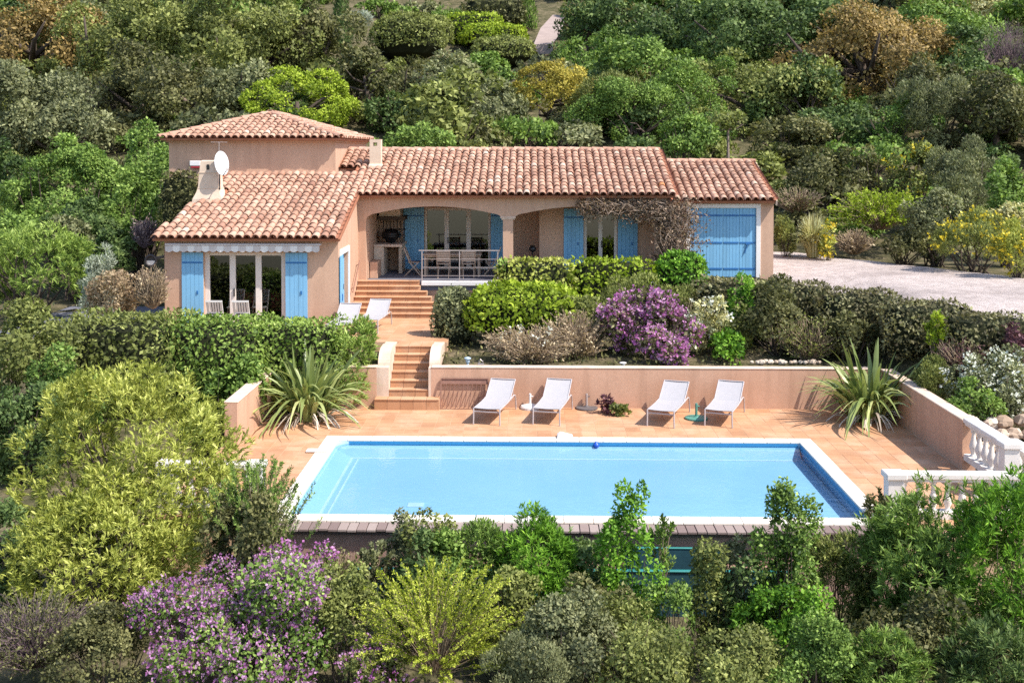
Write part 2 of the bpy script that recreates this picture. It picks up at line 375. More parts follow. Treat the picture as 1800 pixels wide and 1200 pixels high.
def lay_tiles(parent, rects, z, size, most, m, name='floor_tile', seed=1, angle_off=0):
    """square tiles over rectangles: the nearest ones single objects, the rest one joined part"""
    rr = random.Random(seed); P_ = wloc(parent); cells = []
    for x0, x1, y0, y1 in rects:
        nx = max(1, round((x1 - x0) / size)); ny = max(1, round((y1 - y0) / size)); w = (x1 - x0) / nx; d = (y1 - y0) / ny
        for i in range(nx):
            for j in range(ny):
                cells.append((y0 + (j + .5) * d, x0 + (i + .5) * w, w / 2 - .002, d / 2 - .002))
    cells.sort(); kinds = {}; rest = MB(); rt = []
    for k, (y, x, w, d) in enumerate(cells):
        t = min(1, max(0, rr.gauss(.5, .2))); dz = rr.uniform(-.0015, .0015)
        if k < most:
            key = (round(w, 4), round(d, 4), round(t * 7))
            if key not in kinds:
                kinds[key] = tile_mesh(w, d, key[2] / 7); kinds[key].materials.append(m)
            link(name, kinds[key], None, parent, Vector((x, y, z + dz)) - P_)
        else:
            w -= .003; d -= .003
            rest.box(x - w, x + w, y - d, y + d, z - .02, z + dz); rt += [t] * 6
    if rest.v:
        me = rest.mesh(name, P_); at = me.attributes.new('tint', 'FLOAT', 'FACE'); at.data.foreach_set('value', rt)
        tag(link(name + 's', me, m, parent), kind='stuff')
lay_tiles(terrace, [(-4.46, 6.15, 24.56, 27.44), (-6.5, -4.46, 18.96, 27.44), (6.15, 8.52, 18.96, 27.44)], 0, .335, 300, M['floor'], seed=4)

# ---------------------------------------------------------------- swimming pool
X0, X1, Y0, Y1 = -4.46, 6.15, 18.95, 24.6
pool = thing('swimming_pool', (X0, Y0, -.4), 'rectangular pale blue pool with cream stone coping in the terracotta terrace', 'swimming pool')
i0, i1, j0, j1 = X0 + .3, X1 - .3, Y0 + .32, Y1 - .3
ZB, ZW, ZF = -.024, -.085, -.315
bs = MB()
bs.box(i0 - .06, i1 + .06, j0 - .06, j1 + .06, ZF - .08, ZF)                       # floor
bs.box(i0 - .06, i0, j0 - .06, j1 + .06, ZF, -.03).box(i1, i1 + .06, j0 - .06, j1 + .06, ZF, -.03)
bs.box(i0, i1, j0 - .06, j0, ZF, -.03).box(i0, i1, j1, j1 + .06, ZF, -.03)
bs.prism([(j1 - .004, ZW - .03), (j1 - .004, ZF - .01), (j1 - .30, ZF - .01), (j1 - .30, ZF + .004)], 'x', i0 + .004, i1 - .03)  # sloping cove added so the back wall catches sun and looks lighter
bs.prism([(i0 + .004, ZW - .02), (i0 + .004, ZF - .01), (i0 + .34, ZF - .01), (i0 + .34, ZF + .004)], 'y', j0 + .01, j1 - .31)
part('basin', bs, M['basin'], pool)
bd = MB(); t_ = .004
bd.box(i0 + .25, i1 - .05, j1 - t_ * 2, j1 - t_, ZW - .02, -.03)
bd.box(i1 - t_ * 2, i1 - t_, j0 + .1, j1 - .05, ZF + .02, -.03)  # right wall: its shade painted as blue over the full height
part('tile_band_and_shade', bd, M['band'], pool)
sm = MB()
sm.bar((i0 + .32, j1 - .32, ZF + .005), (i1 - .05, j1 - .32, ZF + .005), .07, .012)
sm.bar((i1 - .045, j0 + .1, ZF + .006), (i1 - .045, j1 - .06, ZF + .006), .075, .012)
sm.bar((i0 + .36, j0 + .1, ZF + .006), (i0 + .36, j1 - .3, ZF + .006), .05, .012)
sm.bar((i0 + .50, j0 + .3, ZF + .006), (i0 + .50, j1 - .4, ZF + .006), .03, .012)
part('liner_seam', sm, M['seam'], pool)
for x, y, w, d in (((-3.02, 24.34, -0.31)[0], (-3.01, 24.25, -0.31)[1], .16, .17), ((-2.00, 24.32, -0.31)[0], (-1.99, 24.23, -0.31)[1], .12, .15), ((-2.11, 20.81, -0.31)[0], (-2.11, 20.81, -0.31)[1], .15, .12)):
    part('pale_plate', MB().box(x - w, x + w, y - d, y + d, ZF, ZF + .012), M['seam'], pool)  # flat pale plates on the basin floor
water = solid('pool_water', MB().add([(i0 - .03, j0 - .03, ZW), (i1 + .03, j0 - .03, ZW), (i1 + .03, j1 + .03, ZW), (i0 - .03, j1 + .03, ZW)], [(0, 1, 2, 3)]), M['water'], kind='structure')
def coping(x0, x1, y0, y1, alongx, n):
    for k in range(n):
        g = .004
        if alongx:
            a = x0 + (x1 - x0) * k / n + g; b = x0 + (x1 - x0) * (k + 1) / n - g; bx = (a, b, y0, y1)
        else:
            a = y0 + (y1 - y0) * k / n + g; b = y0 + (y1 - y0) * (k + 1) / n - g; bx = (x0, x1, a, b)
        z = .012 + random.uniform(-.002, .002)
        part('coping_stone', MB().box(*bx, -.03, z), M['coping'], pool, tint=round(random.uniform(.2, 1), 2), bevel=.008)
coping(X0, X1, Y0, Y0 + .33, True, 21); coping(X0, X1, Y1 - .31, Y1, True, 21)
coping(X0, X0 + .31, Y0 + .33, Y1 - .31, False, 10); coping(X1 - .31, X1, Y0 + .33, Y1 - .31, False, 10)
cr = MB()                                                       # quarter-round infill at the back left corner of the basin
cr.prism([(i0, j1), (i0, j1 - .28)] + [(i0 + .28 - .28 * math.cos(a), j1 - .28 + .28 * math.sin(a)) for a in np.linspace(.2, 1.4, 6)] + [(i0 + .28, j1)], 'z', ZF, -.031)
part('corner_infill', cr, M['basin'], pool)

fl = (1.46, 24.28, -0.08)
o = solid('pool_float', MB().lathe((0, 0, 0), [(.01, -.05), (.05, -.04), (.07, 0), (.05, .035), (.03, .045), (.022, .075), (.005, .08)], 12), M['ball'], 'small blue float bobbing at the back edge of the pool', 'pool float', smooth=True); o.location = fl
sk = (0.79, 24.59, 0.01)
sk_t = thing('skimmer_lid', (sk[0], sk[1], .012), 'small white lid lying tilted on the back coping of the pool', 'pool lid')
part('plate', MB().prism([(sk[0] - .17, .013), (sk[0] + .17, .013), (sk[0] + .17, .045), (sk[0] - .10, .105), (sk[0] - .17, .06)], 'y', sk[1] - .12, sk[1] + .13), M['white'], sk_t, bevel=.01)
part('grip', MB().bar((sk[0] - .03, sk[1] - .1, .105), (sk[0] + .1, sk[1] - .1, .075), .03, .02), M['dishw'], sk_t)
sl = (-4.49, 23.31, 0.01)
solid('board_anchor', MB().box(sl[0] - .16, sl[0] + .3, sl[1] - .11, sl[1] + .11, .0145, .045), M['stonewhite'], 'flat white stone slab set beside the left pool coping', 'slab', org=(sl[0], sl[1], 0), bevel=.01)

# timber deck edge in front of the pool
deck = thing('timber_deck_edge', (X0, 18.6, -.1), 'narrow edge of grey weathered boards along the front of the pool', 'deck')
nb = 66; bw = 10.7 / nb
part('joist', MB().box(-4.5, 6.2, 18.70, 18.76, -.15, -.06).box(-4.5, 6.2, 18.86, 18.92, -.15, -.06), M['board'], deck, tint=.1)
for k in range(nb):
    x = -4.5 + k * bw; dz = random.uniform(-.006, .006); dy = random.uniform(-.02, .015)
    part('deck_board', MB().box(x + .007, x + bw - .007, 18.585 + dy, 18.945, -.06 + dz, -.022 + dz), M['board'], deck, tint=round(random.uniform(.1, 1), 2), bevel=.004)
w_ = MB().box(-4.6, 6.3, 18.72, 18.90, -1.4, -.151).box(-4.6, 6.3, 18.60, 18.72, -1.4, -.62)
solid('pool_front_wall', w_, M['deckwall'], 'dark brown stained wall below the timber deck edge', 'wall', org=(0, 18.7, -1.4))
cb = thing('overflow_trough', (0, 18.3, -1.2), 'teal lined trough with turquoise rim below the pool', 'trough')
part('trough_shell', MB().box(-4.2, 4.3, 18.14, 18.20, -1.4, -.535).box(-4.2, 4.3, 18.20, 18.595, -1.4, -1.0).box(1.6, 3.2, 18.55, 18.595, -1.0, -.30), M['teal'], cb)
part('rim', MB().box(-4.2, 4.3, 18.12, 18.205, -.53, -.505).box(1.6, 3.2, 18.54, 18.597, -.298, -.275), M['turq'], cb, bevel=.008)

# ---------------------------------------------------------------- garden walls, stairs and patio
def walled(name, pts, mb, label, capmb=None, m='wall_low'):
    t = thing(name, pts, label, 'wall')
    part('wall', mb, M[m], t)
    if capmb: part('cap', capmb, M['cap'], t, bevel=.012)
    return t
walled('retaining_wall', (3, 27.55, 0), MB().box(-2.40, 8.56, 27.46, 27.70, -1.2, .965),
       'long low terracotta pink wall behind the sun loungers', MB().box(-2.40, 8.58, 27.445, 27.72, .967, .995))
walled('side_retaining_wall', (8.7, 25, 0), MB().box(8.56, 8.82, 22.30, 27.455, -1.2, .965),
       'shaded pink wall along the right side of the pool terrace', MB().box(8.545, 8.84, 22.30, 27.44, .967, .995))
lw_ = MB().box(-6.45, -6.18, 23.6, 27.46, -1.2, .95).box(-6.45, -3.74, 27.46, 27.70, -1.2, .965)
walled('corner_retaining_wall', (-6.6, 26, 0), lw_, 'sunlit pale pink wall behind the left flax plant', MB().box(-6.47, -6.16, 23.6, 27.44, .952, .98).box(-6.47, -3.74, 27.445, 27.72, .967, .995))

ST = thing('lower_staircase', (-2.95, 28.2, 0), 'terracotta tiled garden steps with rounded cream side walls', 'staircase')
sx0, sx1 = -3.44, -2.47
def step(parent, x0, x1, y0, y1, zb, zt, ntile, over=.02):
    """a step: masonry body, riser tiles in front and tread tiles above, each tile its own piece"""
    s_ = part('step', MB().box(x0, x1, y0 + .012, y1, zb, zt - .022), M['grout'], parent)
    w = (x1 - x0) / ntile
    for k in range(ntile):
        a = x0 + k * w + .004; b = x0 + (k + 1) * w - .004
        part('riser_tile', MB().box(a, b, y0, y0 + .02, zb + .003, zt - .026), M['floor'], s_, tint=round(random.uniform(0, .55), 2))
        part('tread_tile', MB().box(a, b, y0 - over, y1 - .002, zt - .024, zt), M['floor'], s_, tint=round(random.uniform(.35, 1), 2), bevel=.005)
step(ST, -3.76, -2.18, 27.16, 27.50, 0, .26, 5)
for k in range(6):
    y = 27.50 + k * .285; step(ST, sx0, sx1, y, y + .285 + (.3 if k == 5 else 0), .26 + k * .165 - (.0 if k else 0), .26 + (k + 1) * .165, 3)
def cheek(x0, x1):
    """side wall of the stair: rises in a quarter round behind the retaining wall"""
    arc = [(27.72 + .62 * (1 - math.cos(a)), .965 + .37 * math.sin(a)) for a in np.linspace(0, math.pi / 2, 9)]
    return MB().prism([(27.462, -.3), (27.462, .966)] + arc + [(28.75, 1.335), (28.75, 1.30), (29.3, 1.29), (29.3, -.3)], 'x', x0, x1)
part('side_wall', cheek(-3.74, -3.445), M['cap'], ST); part('side_wall', cheek(-2.465, -2.20), M['cap'], ST)

pt = MB().box(-5.38, -2.15, 29.5, 33.72, .2, 1.246).box(-10.4, -5.38, 29.75, 31.68, .2, 1.244)
patio = solid('lower_patio', pt, M['grout'], kind='structure')
lay_tiles(patio, [(-5.38, -2.15, 29.5, 33.72)], 1.25, .40, 200, M['floor'], seed=9)

US = thing('upper_staircase', (-4.2, 34.5, 1.25), 'wide orange terracotta steps climbing from the patio to the porch', 'staircase')
rise = (2.2 - 1.25) / 7
for k in range(7):
    y = 33.72 + k * .255; xr = (-2.86, -2.86, -2.90, -3.0, -3.16, -3.40, -3.44)[k]
    step(US, -5.385, xr, y, y + .255 + (.0 if k < 6 else -.02), 1.25 + k * rise, 1.25 + (k + 1) * rise, 6, .03)

# ---------------------------------------------------------------- the villa
V = thing('villa', (-1, 35.45, 2.2), 'ochre pink villa with clay tile roofs, arched porch and blue shutters', 'house')
def wall_xz(x0, x1, z0, z1, y0, y1, holes=()):
    """wall in the x-z plane with rectangular holes (hx0, hx1, hz0, hz1)"""
    mb = MB(); x = x0
    for a, b, c, d in sorted(holes):
        if a > x: mb.box(x, a, y0, y1, z0, z1)
        if c > z0: mb.box(a, b, y0, y1, z0, c)
        if d < z1: mb.box(a, b, y0, y1, d, z1)
        x = b
    if x < x1: mb.box(x, x1, y0, y1, z0, z1)
    return mb
SL = .3                                                            # roof slope
# left wing
LX0, LX1, LY = -10.35, -5.40, 31.70
def lroof(y): return 3.83 + SL * (y - 31.35) - .10                 # underside of the left roof
part('wall', wall_xz(LX0, LX1, .6, lroof(LY) , LY, LY + .28, [(-9.23, -6.90, 1.25, 3.40)]), M['wall'], V)
dy0, dy1, dz1 = 32.10, 33.42, 3.30
side = MB()
side.prism([(LY + .28, .6), (dy0, .6), (dy0, lroof(dy0)), (LY + .28, lroof(LY + .28))], 'x', LX1 - .28, LX1)
side.prism([(dy0, dz1), (dy1, dz1), (dy1, lroof(dy1)), (dy0, lroof(dy0))], 'x', LX1 - .28, LX1)
side.prism([(dy0, .6), (dy1, .6), (dy1, 1.25), (dy0, 1.25)], 'x', LX1 - .28, LX1)
side.prism([(dy1, .6), (37.2, .6), (37.2, lroof(37.2)), (dy1, lroof(dy1))], 'x', LX1 - .28, LX1)
part('wall', side, M['wall'], V)
part('wall', MB().prism([(LY + .28, .6), (37.2, .6), (37.2, lroof(37.2)), (LY + .28, lroof(LY + .28))], 'x', LX0, LX0 + .28), M['wall'], V)
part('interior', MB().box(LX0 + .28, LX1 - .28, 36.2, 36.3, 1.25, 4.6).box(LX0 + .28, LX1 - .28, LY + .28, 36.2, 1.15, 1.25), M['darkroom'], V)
# tower block at the back left
TX0, TX1, TY0, TY1, TZ = -11.97, -6.41, 37.20, 44.30, 6.66
part('wall', MB().box(TX0, TX1, TY0, TY1, 1.5, TZ), M['wall'], V)
part('cornice', MB().box(TX0 - .06, TX1 + .06, TY0 - .06, TY1 + .06, TZ - .10, TZ - .04).box(TX0 - .11, TX1 + .11, TY0 - .11, TY1 + .11, TZ - .04, TZ + .03), M['wall'], V)
part('flashing', MB().box(-10.1, -6.38, 36.98, 37.19, 5.50, 5.59).box(-7.2, -5.64, 37.0, 37.3, 5.2, 5.47), M['wall'], V)
# main block with the arched porch
AY0, AY1, AZ = 35.45, 35.75, 4.88
def arch(x0, x1, zs=4.10, zc=4.53, r=.34, n=7):
    """opening outline from the left foot to the right foot: rounded shoulders and a shallow rise"""
    pts = [(x0, 2.2)]; m_ = (x0 + x1) / 2
    rise_ = lambda x: zc - (zc - zs - r * .62) * ((x - m_) / ((x1 - x0) / 2 - r)) ** 2
    zsh = rise_(x0 + r)
    pts += [(x0 + r - r * math.cos(a), zsh - r * .62 * (1 - math.sin(a)) / 1.0 - .02 * math.cos(a)) for a in np.linspace(0, math.pi / 2 * .95, n)]
    pts += [(x, rise_(x)) for x in np.linspace(x0 + r, x1 - r, 15)]
    pts += [(x1 - r + r * math.sin(a), zsh - r * .62 * (1 - math.cos(a)) / 1.0 - .02 * math.sin(a)) for a in np.linspace(math.pi / 2 * .05, math.pi / 2, n)]
    return pts + [(x1, 2.2)]
ow = [(-5.40, 1.2), (-5.40, AZ), (4.42, AZ), (4.42, 1.2), (3.95, 1.2)] + arch(-.50, 3.95)[::-1] + [(-.50, 1.2), (-.82, 1.2)] + arch(-5.15, -.82)[::-1] + [(-5.15, 1.2)]
part('arcade_wall', MB().prism(ow, 'y', AY0, AY1), M['wall'], V)
part('column_capital', MB().box(-.90, -.42, 35.40, 35.80, 4.16, 4.21).box(-.87, -.45, 35.42, 35.78, 4.11, 4.157), M['cap'], V, bevel=.01)
part('column_base', MB().box(-.86, -.46, 35.41, 35.79, 2.2, 2.42), M['cap'], V, bevel=.01)
part('porch_floor', MB().box(-5.12, 4.2, 35.30, 38.5, 1.9, 2.195), M['path'], V)
part('porch_ceiling', MB().box(-5.4, 4.2, 35.76, 38.5, 4.70, 4.80), M['soffit'], V)
part('wall', wall_xz(-5.40, .62, 2.2, 4.7, 38.5, 38.8, [(-3.58, -1.32, 2.2, 4.32)]), M['wall'], V)
part('wall', MB().box(-5.40, -5.12, 35.76, 38.5, 2.2, 4.7), M['wall'], V)
part('wall', MB().box(.34, .62, 37.30, 38.5, 2.2, 4.7), M['wall'], V)
part('wall', wall_xz(.34, 4.42, 2.2, 4.7, 37.0, 37.28, [(1.80, 2.90, 2.2, 4.38)]), M['wall'], V)
part('wall', MB().box(4.14, 4.42, 35.76, 43.6, 2.0, 4.7).box(-6.3, 4.42, 43.6, 43.9, 2.0, 4.6), M['wall'], V)
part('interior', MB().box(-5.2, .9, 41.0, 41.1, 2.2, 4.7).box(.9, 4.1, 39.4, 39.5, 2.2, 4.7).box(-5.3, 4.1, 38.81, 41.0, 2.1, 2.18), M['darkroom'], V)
gab = [(35.45, 4.8), (43.9, 4.8), (43.9, 5.0), (39.8, 6.2), (35.45, 4.9)]
part('gable', MB().prism(gab, 'x', 4.14, 4.42), M['wall'], V)
part('gable', MB().prism([(37.85, 4.5), (42, 4.5), (42, 5.4), (39.8, 6.2), (37.85, 5.64)], 'x', -6.40, -6.15), M['wall'], V)
part('wall', MB().box(-6.4, -5.62, 37.86, 38.1, 4.5, 5.60), M['wall'], V)
# garage
part('wall', wall_xz(4.42, 7.87, 1.8, 4.70, 36.4, 36.7, [(5.06, 7.45, 2.0, 4.58)]), M['wall'], V)
part('wall', MB().box(7.57, 7.87, 36.7, 44, 1.8, 4.7), M['wall'], V)
part('gable', MB().prism([(36.4, 4.7), (44, 4.7), (40.05, 5.86)], 'x', 7.57, 7.87), M['wall'], V)
part('porch_edge', MB().box(-3.38, 4.1, 35.20, 35.449, 2.05, 2.193), M['white'], V, bevel=.012)
part('plinth', MB().box(-3.38, 4.1, 35.32, 35.449, 1.0, 2.049), M['wall_low'], V)

# ---- joinery
def shutter(x0, x1, z0, z1, y, n, strap=True, parent=V, label=None):
    mb = MB(); w = (x1 - x0) / n
    for k in range(n): mb.box(x0 + k * w + .003, x0 + (k + 1) * w - .003, y - .035, y, z0, z1)
    mb.box(x0 + .01, x1 - .01, y, y + .01, z0 + .02, z1 - .02)
    s_ = part('shutter', mb, M['blue'], parent, label)
    if strap:
        for zz in (z0 + .28, z1 - .28):
            part('hinge', MB().box(x0 + .02, x1 - .02, y - .043, y - .036, zz - .022, zz + .022), M['hinge'], s_)
        part('latch', MB().box((x0 + x1) / 2 + .12, (x0 + x1) / 2 + .16, y - .055, y - .036, (z0 + z1) / 2 - .12, (z0 + z1) / 2 - .02), M['hinge'], s_)
    return s_
def french(x0, x1, z0, z1, y, panes, jamb=.10, post=.14, m='cream', handle=True):
    """glazed door set: one frame mesh, each pane a piece of it"""
    f = MB().box(x0, x0 + jamb, y, y + .10, z0, z1).box(x1 - jamb, x1, y, y + .10, z0, z1).box(x0 + jamb, x1 - jamb, y, y + .10, z1 - .09, z1)
    f.box(x0 + jamb, x1 - jamb, y, y + .10, z0, z0 + .10)
    a = x0 + jamb; b = x1 - jamb; w = (b - a - post * (panes - 1)) / panes; pn = []
    for k in range(panes):
        p0 = a + k * (w + post)
        if k: f.box(p0 - post, p0, y, y + .10, z0 + .10, z1 - .09)
        pn.append((p0, p0 + w))
    win = part('french_window', f, M[m], V, bevel=.006)
    for p0, p1 in pn:
        part('pane', MB().box(p0 + .002, p1 - .002, y + .05, y + .058, z0 + .102, z1 - .092), M['glass'], win)
    if handle:
        k = panes // 2; hx = a + k * (w + post) - post * .3
        part('handle', MB().box(hx, hx + .03, y - .04, y - .002, z0 + .9, z0 + 1.12), M['black'], win)
    return win
french(-9.23, -6.90, 1.25, 3.40, 31.80, 3, .14, .17)
shutter(-9.85, -9.235, 1.28, 3.40, 31.69, 5); shutter(-6.895, -6.27, 1.28, 3.40, 31.69, 5)
french(-3.58, -1.32, 2.2, 4.32, 38.58, 3, .08, .16)
shutter(-4.30, -3.59, 2.23, 4.34, 38.49, 6); shutter(-1.31, -.62, 2.23, 4.34, 38.49, 6)
french(1.80, 2.90, 2.2, 4.38, 37.08, 2, .10, .13)
shutter(1.14, 1.79, 2.23, 4.38, 36.99, 5); shutter(2.91, 3.56, 2.23, 4.38, 36.99, 5)
# side door of the left wing
df_ = MB().box(LX1 - .02, LX1 + .035, dy0 - .14, dy0 - .002, 1.26, 3.46).box(LX1 - .02, LX1 + .035, dy1 + .002, dy1 + .16, 1.26, 3.46).box(LX1 - .02, LX1 + .035, dy0, dy1, dz1 + .002, 3.46)
part('door_frame', df_, M['white'], V)
dl = MB()
for k in range(8): dl.box(LX1 - .15, LX1 - .11, dy0 + .01 + k * .162, dy0 + .01 + k * .162 + .158, 1.26, dz1 - .01)
dd = part('door', dl, M['blue'], V)
part('handle', MB().box(LX1 - .109, LX1 - .06, dy0 + .9, dy0 + .93, 2.2, 2.36), M['black'], dd)
so_ = MB()
for k in range(5): so_.box(LX1 + .036, LX1 + .066, dy0 - .36 + k * .085, dy0 - .36 + k * .085 + .081, 1.32, 3.30)
so = part('shutter', so_, M['blue'], V, 'narrow blue shutter leaf folded open at the corner by the side door')
part('latch', MB().box(LX1 + .067, LX1 + .09, dy0 - .15, dy0 - .11, 2.0, 2.2), M['hinge'], so)
# garage door
gf = MB().box(5.06, 5.20, 36.36, 36.46, 2.2, 4.44).box(7.31, 7.45, 36.36, 36.46, 2.2, 4.44).box(5.06, 7.45, 36.36, 36.46, 4.442, 4.58)
part('door_frame', gf, M['white'], V, bevel=.006)
gd = []
for k in range(4):
    a = 5.205 + k * .526
    gd.append(shutter(a, a + .522, 2.22, 4.435, 36.45, 5, False))
    gd[-1].name = 'garage_door_leaf'
for k in range(4):
    a = 5.205 + k * .526
    for zz in (2.48, 3.32, 4.2): part('hinge', MB().box(a + .02, a + .50, 36.402, 36.414, zz - .028, zz + .028), M['hinge'], gd[k])
part('latch', MB().bar((7.05, 36.385, 3.3), (6.95, 36.385, 2.98), .03, .02).box(6.98, 7.12, 36.375, 36.40, 3.26, 3.3), M['hinge'], gd[3])
# awning box under the left eave
ab = part('awning_cassette', MB().box(-10.26, -5.86, 31.42, 31.68, 3.615, 3.675), M['awning'], V, bevel=.02)
nsc = 21
for k in range(nsc):
    w = 4.36 / nsc; a = -10.24 + k * w
    poly = [(a, 3.612), (a, 3.475)] + [(a + w * t, 3.475 - .04 * math.sin(math.pi * t)) for t in np.linspace(.1, .9, 6)] + [(a + w, 3.475), (a + w, 3.612)]
    part('valance_panel', MB().prism(poly, 'y', 31.425 + .008 * (k % 2), 31.432 + .008 * (k % 2)), M['white'] if k % 2 else M['awning'], ab)
# handrail beside the upper steps
hr = thing('stair_handrail', (-5.33, 34.4, 2), 'thin dark iron handrail on the wall beside the upper steps', 'handrail')
part('rail', MB().tube([(-5.31, 33.75, 2.02), (-5.31, 35.1, 2.84)], .018, 8), M['rust'], hr)
for y in (33.95, 34.95): part('bracket', MB().tube([(-5.40, y, 2.02 + (y - 33.75) * .607 - .05), (-5.31, y, 2.02 + (y - 33.75) * .607)], .012, 6), M['rust'], hr)

# ---------------------------------------------------------------- clay roofs
def barrel(w0, w1, ln, th, n=6, hh=.82):
    """tapered half-round tile lying along +y, front rim visible"""
    v = []; f = []
    for y, r, t in ((0, w0, 0), (ln, w1, 0), (0, w0 - th, 1), (ln * .5, (w0 + w1) / 2 - th, 1)):
        for k in range(n + 1):
            a = math.pi * k / n; v.append((r * math.cos(a), y, r * math.sin(a) * hh))
    m = n + 1
    for k in range(n):
        f += [(k, k + 1, m + k + 1, m + k), (k + 1, k, 2 * m + k, 2 * m + k + 1), (2 * m + k + 1, 2 * m + k, 3 * m + k, 3 * m + k + 1)]
    return np.array(v), f
PITCH, EXPO = .238, .345
bv, bf = barrel(.112, .090, .43, .017)
def tile_variant(t):
    mb = MB(); mb.add(bv, bf); me = mb.mesh('roof_tile', tint=t); me.materials.append(M['tile'])
    sm_ = [abs(p.normal.y) < .6 for p in me.polygons]; me.polygons.foreach_set('use_smooth', sm_); return me
TV = [tile_variant(k / 15) for k in range(16)]
TILES = []                                                        # (distance, roof part, matrix, tint)
def place(roof, E, U, Vv, ncol, nrow, keep, seed, pitch=PITCH):
    rr = random.Random(seed); U = Vector(U).normalized(); Vv = Vector(Vv).normalized(); N = U.cross(Vv)
    for i in range(ncol):
        for j in range(nrow):
            u = (i + .5) * pitch; v = j * EXPO - .06 + rr.uniform(-.02, .02) - (.05 if rr.random() < .02 else 0)
            if not keep(u, v + .15): continue
            t = min(.9, max(0, rr.gauss(.54, .165)))
            if rr.random() < .02: t = .92
            if rr.random() < .004: t = 1
            p = Vector(E) + U * (u + rr.uniform(-.007, .007)) + Vv * v + N * (.045 + rr.uniform(0, .006))
            rot = Matrix((U, Vv, N)).transposed() @ Matrix.Rotation(-.045 + rr.uniform(-.02, .02), 3, 'X') @ Matrix.Rotation(rr.uniform(-.05, .05), 3, 'Z') @ Matrix.Rotation(rr.uniform(-.03, .03), 3, 'Y')
            mm = rot.to_4x4(); mm.translation = p; TILES.append((p.y, roof, mm, t))
def channels(mb, E, U, Vv, ncol, span, pitch=PITCH):
    """the concave under-tiles between the covers: one trough per column gap; span(u) gives its (v0, v1)"""
    U = Vector(U).normalized(); Vv = Vector(Vv).normalized(); N = U.cross(Vv)
    for i in range(ncol + 1):
        u = i * pitch; sp = span(u)
        if not sp or sp[1] - sp[0] < .1: continue
        nst = max(1, int((sp[1] - sp[0]) / EXPO)); st = (sp[1] - sp[0]) / nst
        for j in range(nst):
            v = []; f = []
            for q, (vv_, lift) in enumerate(((sp[0] + j * st - .05, .022), (sp[0] + (j + 1) * st, .0))):
                for k in range(6):
                    a = math.pi * (1 + k / 5); v.append(Vector(E) + U * (u + .105 * math.cos(a)) + Vv * vv_ + N * (.075 + .07 * math.sin(a) + lift))
            f = [(k, k + 1, 7 + k, 6 + k) for k in range(5)]
            mb.add(v, f)
def deckplane(mb, pts, th=.07):
    a, b, c = [Vector(p) for p in pts[:3]]; N = (b - a).cross(c - a).normalized()
    if N.z < 0: N = -N
    n = len(pts); v = [Vector(p) for p in pts] + [Vector(p) - N * th for p in pts]
    mb.add(v, [tuple(range(n)), tuple(range(2 * n - 1, n - 1, -1))] + [(i, (i + 1) % n, (i + 1) % n + n, i + n) for i in range(n)])
c_ = 1 / math.sqrt(1 + SL * SL)
def ridge(roof, a, b, n_seed, r=.125, lift=.05):
    a = Vector(a); b = Vector(b); d = (b - a); n = max(1, int(d.length / .38)); d.normalize(); N = Vector((0, 0, 1)); U = d.cross(N).normalized(); N = U.cross(d)
    rr = random.Random(n_seed)
    rv, rf = barrel(r, r * .88, .44, .018)
    kinds = {}
    for k in range(n):
        t = round(rr.uniform(.35, .8) * 5) / 5
        if t not in kinds:
            me = MB().add(rv, rf).mesh('ridge_tile', tint=t); me.materials.append(M['tile']); kinds[t] = me
        o = link('ridge_tile', kinds[t], None, roof)
        mm = (Matrix((U, d, N)).transposed() @ Matrix.Rotation(-.03, 3, 'X')).to_4x4(); mm.translation = a + d * ((b - a).length * k / n) + Vector((0, 0, lift + rr.uniform(0, .012))) - wloc(roof)
        o.matrix_local = mm
# left wing roof
E = (-10.62, 31.35, 3.83); Lv = 5.65 / c_ ; nc = 22
lr = MB(); deckplane(lr, [(-10.60, 31.42, 3.81), (-5.30, 31.42, 3.81), (-5.30, 37.05, 5.50), (-9.98, 37.05, 5.50)])
le = lambda v: .12 * v                                            # the left verge runs in slightly
chim = lambda u, v: -10.42 < -10.62 + u < -9.36 and 34.30 < 31.35 + v * c_ < 35.2
channels(lr, E, (1, 0, 0), (0, 1, SL), nc, lambda u: (max(0, (u - .1) * 0), Lv) if u > .6 else (0, max(0, u - .16) / .12 * .8))
left_roof = part('left_roof', lr, M['channel'], V)
place(left_roof, E, (1, 0, 0), (0, 1, SL), nc, 17, lambda u, v: u > le(v) + .02 and v < Lv + .1 and not chim(u, v), 21)
# main roof
E = (-5.66, 35.10, 4.90); Lv = 4.67 / c_; ncm = 43
mr = MB(); deckplane(mr, [(-5.64, 35.17, 4.88), (4.56, 35.17, 4.88), (4.50, 39.8, 6.27), (-6.40, 39.8, 6.27), (-6.40, 37.85, 5.685), (-5.64, 37.85, 5.685)])
deckplane(mr, [(4.50, 39.82, 6.27), (4.56, 44.3, 4.92), (-6.40, 44.3, 4.92), (-6.40, 39.82, 6.27)])
channels(mr, E, (1, 0, 0), (0, 1, SL), ncm, lambda u: (0, Lv))
E2 = (-5.66 - 3 * PITCH, 37.80, 5.71)
channels(mr, E2, (1, 0, 0), (0, 1, SL), 3, lambda u: (0, 2.0 / c_))
main_roof = part('main_roof', mr, M['channel'], V)
ch2 = lambda u, v: -5.42 < -5.66 + u < -4.92 and 37.7 < 35.1 + v * c_ < 38.35
place(main_roof, E, (1, 0, 0), (0, 1, SL), ncm, 14, lambda u, v: v < Lv + .05 and not ch2(u, v), 22)
place(main_roof, E2, (1, 0, 0), (0, 1, SL), 3, 6, lambda u, v: True, 23)
ridge(main_roof, (-6.40, 39.80, 6.27), (4.56, 39.80, 6.27), 5)
